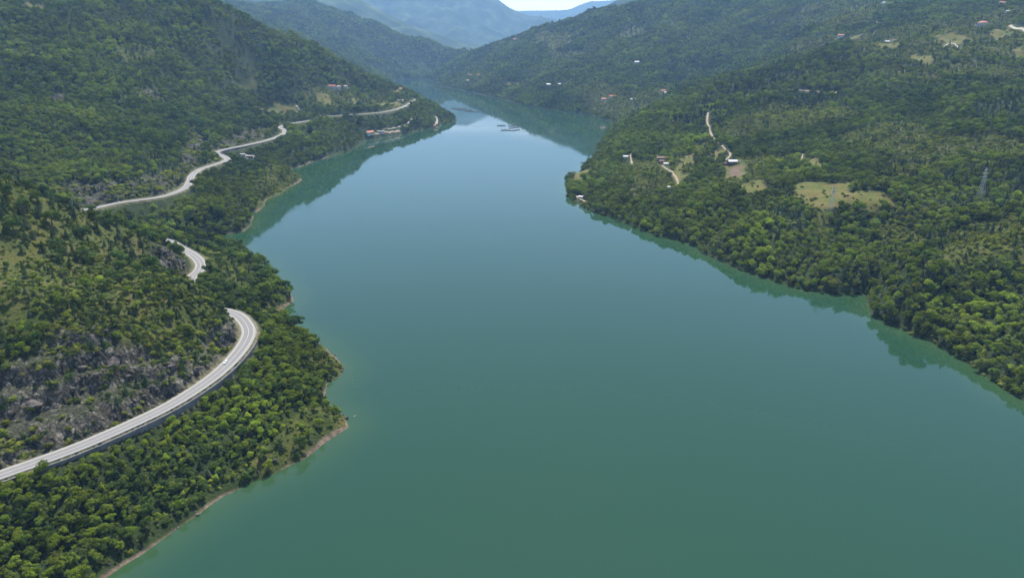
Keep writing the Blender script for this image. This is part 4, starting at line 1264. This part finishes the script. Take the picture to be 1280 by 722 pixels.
    house(726, 248.0, 'grey lakeside hut with a metal roof on the tip of the right headland', 4, 7, 2.8, -.55, G, TIN, chimney=False, front=12)
    # by the distant road
    for (qx, qy, lab, l, w_, mt) in [(303.5, 194.6, 'white shipping container on the roadside yard, upper one', 9, 3, W), (303, 197.3, 'white shipping container on the roadside yard, lower one', 9, 3, W), (312, 196.8, 'grey flat-roofed shed beside the two white roadside containers', 12, 6, M['concrete'])]:
        house(qx, qy, lab, w_, l, 3, .25, mt, M['dirtpale'] if l > 10 else TIN, 'flat', 'container' if l < 10 else 'shed', 'container' if l < 10 else 'shed', chimney=False, roof_h=.3, front=22)

# ------------------------------------------------------------------ pylons
def pylon(px, py, label, h=27, rz=.4, w=2.6):
    p = hit(px, py); x, y = p[0], p[1]; z = height([x], [y])[0][0]
    o = empty('pylon', (x, y, z), rz); tag(o, label, 'pylon')
    def half(t): return w * (1 - t) ** 1.1 * .9 + .45
    for sx in (-1, 1):
        for sy in (-1, 1):
            mb = MB()
            for k in range(8):
                a, b = k / 8, (k + 1) / 8
                mb.bar((sx * half(a), sy * half(a), a * h - (.8 if k == 0 else 0)), (sx * half(b), sy * half(b), b * h), .13)
            mb.build('leg', M['steel'], o)
    mb = MB()
    for k in range(8):
        a, b = k / 8, (k + 1) / 8
        for s in (-1, 1):
            for (p0, p1) in [((-half(a), s * half(a), a * h), (half(b), s * half(b), b * h)), ((half(a), s * half(a), a * h), (-half(b), s * half(b), b * h)),
                             ((s * half(a), -half(a), a * h), (s * half(b), half(b), b * h)), ((s * half(a), half(a), a * h), (s * half(b), -half(b), b * h))]:
                mb.bar(p0, p1, .07)
    mb.build('bracing', M['steel'], o)
    for zf, L in ((.66, 4.2), (.79, 4.8), (.91, 3.6)):
        mb = MB()
        for s in (-1, 1):
            for sy in (-.45, .45):
                mb.bar((0, sy, zf * h + .9), (s * L, 0, zf * h), .10); mb.bar((0, sy, zf * h - .2), (s * L, 0, zf * h), .10)
        a = mb.build('cross_arm', M['steel'], o)
        for s in (-1, 1): MB().bar((s * L, 0, zf * h), (s * L, 0, zf * h - 1.6), .11, 6).build('insulator', M['glass'], a)
    clear_pts.append((x, y, 5)); k = 9 / math.hypot(x, y); clear_pts.append((x * (1 - k), y * (1 - k), 5))

# ------------------------------------------------------------------ things on the water
def torus_pts(R_, r, n=28, m=6, z=0, arc=(0, 1)):
    V, Fc = [], []
    for i in range(n):
        a = i / n * 6.28318
        for j in range(m):
            b = j / m * 6.28318
            V.append(((R_ + r * math.cos(b)) * math.cos(a), (R_ + r * math.cos(b)) * math.sin(a), z + r * math.sin(b)))
    for i in range(n):
        for j in range(m):
            Fc.append((i * m + j, ((i + 1) % n) * m + j, ((i + 1) % n) * m + (j + 1) % m, i * m + (j + 1) % m))
    return V, Fc

def round_cage(x, y, R_, label, group):
    o = empty('fish_cage', (x, y, 0)); tag(o, label, 'fish cage', group)
    V, Fc = torus_pts(R_, .42, 26, 6, .15); mesh_obj('float_ring', V, Fc, M['float'], o)
    V, Fc = torus_pts(R_ - 1.0, .3, 26, 6, .15); mesh_obj('float_ring', V, Fc, M['float'], o)
    V, Fc = torus_pts(R_ - .4, .11, 26, 5, 1.25); mesh_obj('handrail', V, Fc, M['greyfloat'], o)
    mb = MB()
    for i in range(16):
        a = i / 16 * 6.283; mb.bar(((R_ - .4) * math.cos(a), (R_ - .4) * math.sin(a), .1), ((R_ - .4) * math.cos(a), (R_ - .4) * math.sin(a), 1.3), .1)
    mb.build('stanchions', M['greyfloat'], o)
    n = 24; V = [(0, 0, .45)] + [((R_ - 1) * math.cos(i / n * 6.283), (R_ - 1) * math.sin(i / n * 6.283), 1.1) for i in range(n)]
    mesh_obj('net', V, [(0, i + 1, (i + 1) % n + 1) for i in range(n)], M['net'], o)

def square_cage(x, y, a, b, rz, label, group, nx=3, ny=2):
    o = empty('fish_cage', (x, y, 0), rz); tag(o, label, 'fish cage', group)
    mb = MB(); fl = MB(); net = MB()
    for i in range(nx + 1):
        X = -a / 2 + a * i / nx; mb.box(X - .7, X + .7, -b / 2, b / 2, .45, .7)
        for k in range(6): fl.bar((X, -b / 2 + b * (k + .2) / 6, .1), (X, -b / 2 + b * (k + .75) / 6, .1), .5, 8)
    for j in range(ny + 1):
        Y = -b / 2 + b * j / ny
        for i in range(nx):
            mb.box(-a / 2 + a * i / nx + .71, -a / 2 + a * (i + 1) / nx - .71, Y - .6, Y + .6, .45, .7)
    mb.build('walkway', M['greyfloat'], o); fl.build('floats', M['float'], o)
    for i in range(nx):
        for j in range(ny):
            x0, x1 = -a / 2 + a * i / nx + .9, -a / 2 + a * (i + 1) / nx - .9; y0, y1 = -b / 2 + b * j / ny + .8, -b / 2 + b * (j + 1) / ny - .8
            cx, cy_ = (x0 + x1) / 2, (y0 + y1) / 2
            C4 = [(x0, y0, 1.5), (x1, y0, 1.5), (x1, y1, 1.5), (x0, y1, 1.5)]
            for k in range(4): net.face([C4[k], C4[(k + 1) % 4], (cx, cy_, .9)])
            for k in range(4): net.bar((C4[k][0], C4[k][1], .5), C4[k], .08)
    net.build('net', M['net'], o)
    if nx > 2: MB().box(-1.8, 1.8, -1.4, 1.4, .7, 3.1).build('feed_hut', M['greyfloat'], o)

def boat(x, y, rz, L, label, hullm, group=None, cabin=True):
    o = empty('motor_boat' if cabin else 'rowing_boat', (x, y, 0), rz); tag(o, label, 'boat', group)
    st = [(-.5, .8, .55), (-.2, 1, .55), (.15, .95, .62), (.38, .55, .75), (.5, .04, .9)]
    B = L * .30; V = []
    for (u, wd, hh) in st:
        V += [(u * L, -B / 2 * wd, hh * L * .17), (u * L, -B / 2 * wd * .6, -.25), (u * L, B / 2 * wd * .6, -.25), (u * L, B / 2 * wd, hh * L * .17), (u * L, B / 2 * wd * .82, hh * L * .17), (u * L, B / 2 * wd * .55, .12), (u * L, -B / 2 * wd * .55, .12), (u * L, -B / 2 * wd * .82, hh * L * .17)]
    f = []
    for i in range(len(st) - 1):
        for j in range(8): f.append((i * 8 + j, i * 8 + (j + 1) % 8, i * 8 + 8 + (j + 1) % 8, i * 8 + 8 + j))
    f.append(tuple(range(7, -1, -1))); f.append(tuple(len(V) - 8 + j for j in range(8)))
    mesh_obj('hull', V, f, hullm, o)
    MB().box(-.22 * L, -.16 * L, -B * .36, B * .36, .28, .36).box(.08 * L, .13 * L, -B * .36, B * .36, .28, .36).build('bench', M['door'], o)
    if cabin:
        MB().box(-.05 * L, .2 * L, -B * .3, B * .3, .3, L * .22).build('cabin', M['white'], o)
        MB().box(.201 * L, .21 * L, -B * .26, B * .26, L * .13, L * .2).build('windscreen', M['glass'], o)
        MB().box(-.56 * L, -.5 * L, -.18, .18, -.1, L * .15).build('outboard_motor', M['float'], o)

def build_water_things():
    def wz(px, py): return at_z(px, py, 0)
    gA = 'fish cages of the nearer raft group in the lake narrows'
    gB = 'fish cages of the farther dark raft group in the lake narrows'
    for (px, py, a, b, rz, lab) in [(626.5, 157.2, 26, 15, .1, 'dark netted square fish cage at the left of the nearer raft group'), (632, 162.8, 28, 22, .05, 'dark slatted fish cage raft nearest the camera, with a feed hut')]:
        p = wz(px, py); square_cage(p[0], p[1], a, b, rz, lab, gA)
    for (px, py, R_, lab) in [(638.5, 157.6, 7.5, 'round pale-railed fish cage at the top middle of the nearer raft group'), (639.5, 160.2, 7.0, 'round fish cage just below the top middle one of the nearer raft group'),
                              (645, 159.4, 7.5, 'round fish cage at the upper right of the nearer raft group'), (646.5, 162.6, 7.0, 'round fish cage at the lower right of the nearer raft group'), (641.5, 163.4, 6.5, 'small round fish cage between the feed hut raft and the lower right one')]:
        p = wz(px, py); round_cage(p[0], p[1], R_ * 1.15, lab, gA)
    k = 0
    labs = ['leftmost', 'second from left', 'third from left', 'fourth from left', 'fifth from left', 'sixth from left', 'seventh from left', 'rightmost']
    for (px, py) in [(566.5, 136.2), (571.5, 136.8), (575.5, 137.9), (581, 138.2), (584.5, 139.5), (589, 139.4), (592.5, 139.9), (597.5, 140)]:
        p = wz(px, py); round_cage(p[0], p[1], 8.6, f'round dark fish cage, {labs[k]} in the lower row of the farther raft group', gB); k += 1
    for (px, py, a, b, rz, lab) in [(570, 135.6, 26, 18, -.2, 'dark netted fish cage raft at the upper left of the farther group'), (578.5, 136.0, 30, 22, -.15, 'large dark netted fish cage raft in the middle of the farther group'), (586.5, 137.8, 28, 20, -.2, 'dark netted fish cage raft at the upper right of the farther group')]:
        p = wz(px, py); square_cage(p[0], p[1], a, b, rz, lab, gB)
    # floating boom: a loose line of floats
    P = catmull([wz(*q) for q in [(573, 157.5), (586, 156.2), (595, 158.4), (604, 157.4)]], 3)
    mb = MB()
    for i in range(len(P) - 1):
        a, b = P[i] - P[0], P[i + 1] - P[0]
        mb.bar((a[0], a[1], .08), (a[0] + (b[0] - a[0]) * .8, a[1] + (b[1] - a[1]) * .8, .08), .28, 6)
    o = mb.build('floating_boom', M['greyfloat']); o.location = P[0]; tag(o, 'thin curved line of floats on the water left of the nearer raft group', 'boom')
    # waterside: pier and boats
    p = wz(484, 170.5); q = hit(474, 168)
    o = empty('pier', (p[0], p[1], 0), .3); tag(o, 'pale plank pier with a T head below the flat-roofed waterside building', 'pier')
    MB().box(-22, 6, -1.6, 1.6, .7, 1.0).box(6, 9, -7, 7, .7, 1.0).build('deck', M['dirtpale'], o)
    for (a, b) in [(-12, 1.2), (-4, -1.2), (4, 1.2), (7.5, 6), (7.5, -6)]: MB().bar((a, b, -4), (a, b, 1.2), .25, 8).build('pile', M['door'], o)
    p = wz(487, 172.0); boat(p[0], p[1], .3, 11, 'white cabin boat moored off the waterside pier', M['white'])
    p = wz(466, 174.8); boat(p[0], p[1], .15, 12, 'pale grey boat lying left of the pier, low in the water', M['greyfloat'], cabin=False)
    p = wz(470, 175.0); boat(p[0], p[1], .1, 8, 'small white boat just right of the pale grey boat', M['white'], cabin=False)
    p = wz(443.5, 519.5); boat(p[0], p[1], .75, 2.0, 'tiny white boat on the open water off the near headland', M['white'], cabin=False)

# ------------------------------------------------------------------ the car
def build_car():
    i = int(np.argmin((rpx - 288.5) ** 2 + (rpy - 457) ** 2))
    n = road_n[i]; p = road[i, :2] - n * 1.9
    fw = -_t_at(i)
    o = empty('car', (p[0], p[1], road[i, 2] + .0), math.atan2(fw[1], fw[0])); tag(o, 'white hatchback car on the near road, heading towards the camera in the inner lane', 'car')
    # body: cross-sections along the length, front at +x
    sec = [(-2.12, .62, .34, .80, .72), (-2.0, .80, .28, .95, .80), (-1.4, .87, .24, .98, .84), (0, .88, .22, .96, .86), (1.0, .87, .24, .92, .84), (1.7, .82, .26, .80, .76), (2.08, .66, .34, .62, .60)]
    V, f = [], []
    for (x, w, z0, z1, wt) in sec: V += [(x, -w, z0), (x, -w, (z0 + z1) / 2), (x, -wt, z1), (x, wt, z1), (x, w, (z0 + z1) / 2), (x, w, z0)]
    for a in range(len(sec) - 1):
        for j in range(6): f.append((a * 6 + j, a * 6 + (j + 1) % 6, a * 6 + 6 + (j + 1) % 6, a * 6 + 6 + j))
    f.append((5, 4, 3, 2, 1, 0)); f.append(tuple(len(V) - 6 + j for j in range(6)))
    mesh_obj('body', V, f, M['carpaint'], o)
    # greenhouse of glass with a painted roof
    G = [(-2.0, .74, .94), (1.05, .74, .92), (-1.55, .60, 1.42), (.25, .60, 1.45)]
    V = [(x, s * w, z) for (x, w, z) in G for s in (-1, 1)]
    mesh_obj('windows', V, [(0, 2, 6, 4), (1, 5, 7, 3), (2, 3, 7, 6), (0, 4, 5, 1)], M['glass'], o)
    MB().box(-1.62, .30, -.63, .63, 1.43, 1.50).build('roof_panel', M['carpaint'], o)
    pl = MB()
    for s in (-1, 1):
        pl.bar((.27, s * .62, 1.45), (1.07, s * .76, .93), .05); pl.bar((-1.57, s * .62, 1.44), (-2.0, s * .76, .95), .07); pl.bar((-.5, s * .63, 1.45), (-.5, s * .76, .94), .05)
    pl.build('pillars', M['carpaint'], o)
    for x in (-1.28, 1.32):
        for s in (-1, 1):
            w = empty('wheel', (x, s * .80, .31)); w.parent = o
            MB().bar((0, -.1, 0), (0, .1, 0), .31, 18).build('tyre', M['tyre'], w)
            MB().bar((0, -.115, 0), (0, .115, 0), .19, 12).build('rim', M['rim'], w)
    for s in (-1, 1):
        MB().box(1.92, 2.06, s * .55 - .17, s * .55 + .17, .55, .70).build('headlight', M['lamp'], o)
        MB().box(-2.10, -1.98, s * .62 - .12, s * .62 + .12, .62, .86).build('tail_light', M['redlamp'], o)
        MB().box(.72, .9, s * .92 - .10, s * .92 + .10, .92, 1.06).build('wing_mirror', M['carpaint'], o)
    MB().box(2.04, 2.10, -.26, .26, .36, .46).build('number_plate', M['white'], o)

def _t_at(i):
    t = road[min(i + 1, len(road) - 1), :2] - road[max(i - 1, 0), :2]; return t / np.linalg.norm(t)

# ------------------------------------------------------------------ rocks
def rock_proto(seed):
    bm = bmesh.new(); bmesh.ops.create_icosphere(bm, subdivisions=2, radius=1)
    r = random.Random(seed); ax = Vector((r.uniform(.8, 1.3), r.uniform(.6, 1), r.uniform(.5, .9)))
    pl = [(Vector((r.gauss(0, 1), r.gauss(0, 1), r.gauss(0, 1))).normalized(), r.uniform(.5, .8)) for _ in range(6)]
    for v in bm.verts:
        c = v.co.copy()
        for n, d in pl:
            k = c.dot(n)
            if k > d: c -= n * (k - d)
        v.co = Vector((c.x * ax.x, c.y * ax.y, c.z * ax.z))
    me = bpy.data.meshes.new('rock'); bm.to_mesh(me); bm.free(); me.materials.append(M['rock']); return me
def build_rocks():
    c = bpy.data.collections.new('rock_stock')
    for i in range(6): c.objects.link(bpy.data.objects.new(f'{i:02d}_rock', rock_proto(40 + i)))
    P = []
    # crags on the rock faces
    for (poly, w) in rock_polys:
        lo, hi = poly.min(0), poly.max(0); n = int(min(3000, np.prod(hi - lo) / 14))
        x = rng.uniform(lo[0], hi[0], n); y = rng.uniform(lo[1], hi[1], n)
        m = soft(x, y, poly, w, 70) > .5; P.append(np.stack([x[m], y[m], rng.gamma(2.0, .5, m.sum()) + .3], 1))
    # stones along the waterline of the left bank
    A = shore; L = np.hypot(*(np.roll(A, -1, 0) - A).T)
    for i in range(4, len(left_px) + 2):
        n = int(L[i] / 2.2); t = rng.random(n)[:, None]
        q = A[i] * (1 - t) + A[i + 1] * t + rng.normal(0, 3.0, (n, 2))
        P.append(np.concatenate([q, rng.gamma(1.6, .33, (n, 1)) + .15], 1))
    P = np.concatenate(P)
    h, d = height(P[:, 0], P[:, 1]); idx, off = road_field(P[:, 0], P[:, 1])
    sl = slope_of(P[:, 0], P[:, 1], h)
    m = (d > -.8) & (np.abs(off) > 8.5) & ((d < 12) | (sl > 1.25)); P, h = P[m], h[m]
    n = len(P); s = P[:, 2]
    o = gn_scatter('rocks', np.stack([P[:, 0], P[:, 1], h + s * .1], 1), np.stack([rng.normal(0, .4, n), rng.normal(0, .4, n), rng.uniform(0, 6.28, n)], 1), np.stack([s, s, s], 1), rng.integers(0, 6, n), c)
    tag(o, kind='stuff')

def build_tracks():
    for i in range(0, len(road), 2):
        x, y = road[i, :2]; D = math.hypot(x, y)
        if D > 790 or (560 < D < 690 and rpy[i] < 345):
            for k in ((9, 8), (17, 8), (25, 7)) if D > 790 else ((8, 6),):
                clear_pts.append((x * (1 - k[0] / D), y * (1 - k[0] / D), k[1]))
    track('dirt_track', [(885, 141), (884, 152), (888, 165), (896, 178), (906, 186), (913, 193), (908, 201)], 2.3, M['dirt'])
    track('dirt_track', [(910, 199), (926, 201)], 2.0, M['dirt'])
    track('dirt_track', [(828, 207), (838, 214), (845, 222), (848, 231)], 1.9, M['dirt'])
    track('dirt_track', [(790, 238), (794, 246), (799, 252)], 1.7, M['dirtpink'])
    track('dirt_track', [(719, 244.5), (727, 250), (737, 254.5)], 2.4, M['dirtpink'], .5)
    track('dirt_track', [(788, 193), (790, 205)], 1.6, M['dirt'])
    track('gravel_road', [(976, 111.5), (995, 113), (1020, 114.5), (1046, 115.5)], 2.4, M['dirt'], .6, 5)
    track('gravel_road', [(1262, 32.5), (1272, 36), (1284, 41)], 3.6, M['dirtpale'], .6, 6)
    track('gravel_road', [(1180, 58.5), (1188, 54.5), (1198, 59.5)], 2.4, M['dirtpale'], .5, 5)
    track('dirt_track', [(1003, 193), (1002, 204)], 1.8, M['dirt'])
    track('dirt_track', [(445, 131), (437, 134)], 2, M['dirt'])
    track('dirt_track', [(370, 132), (374, 136), (371, 141)], 2.6, M['dirtpale'], .5)
    track('ramp', [(544.5, 146), (546.5, 150), (545, 156)], 3.2, M['dirtpale'], .6, 6)
    track('terrace_lane', [(468, 167), (485, 165.5), (500, 164)], 3.0, M['dirtpink'], .6, 6)
    track('terrace_lane', [(478, 162), (495, 159.5), (512, 157)], 1.6, M['dirtpale'], .6, 4)
    track('terrace_lane', [(500, 158), (512, 152), (517, 147)], 1.8, M['dirtpale'], .6, 4)
    patch('bare_soil', [(912, 211), (928, 207), (927, 219), (912, 219)], M['soil'])
    patch('gravel_yard', [(296, 199), (300, 193), (320, 194), (322, 198)], M['asphalt'])
# ------------------------------------------------------------------ build
EXPOSURE = 1.2
build_light()
build_terrain()
build_water()
build_mountains()
build_road()
build_road_walls()
build_tracks()
build_houses()
pylon(1038.5, 261, 'grey lattice power pylon at the near edge of the yellow meadow')
pylon(1226, 243, 'pale lattice power pylon in the woods near the right edge', 30)
build_water_things()
build_car()
build_rocks()
_pl = build_plants()
plant_objects(_pl)
# ------------------------------------------------------------------ render settings
S.view_settings.view_transform = 'Standard'
S.view_settings.look = 'None'
S.view_settings.exposure = EXPOSURE
S.view_settings.gamma = 1
S.view_settings.use_curve_mapping = False
S.render.engine = 'CYCLES'
cy = S.cycles
cy.max_bounces = 6; cy.diffuse_bounces = 2; cy.glossy_bounces = 3; cy.transmission_bounces = 2; cy.transparent_max_bounces = 4; cy.volume_bounces = 0
cy.use_adaptive_sampling = False
cy.sample_clamp_indirect = 1.5
try:
    cy.use_denoising = True; cy.denoiser = 'OPENIMAGEDENOISE'; cy.denoising_input_passes = 'RGB_ALBEDO_NORMAL'; cy.denoising_prefilter = 'ACCURATE'; cy.denoising_quality = 'HIGH'
except Exception as e:
    print('denoise', e)
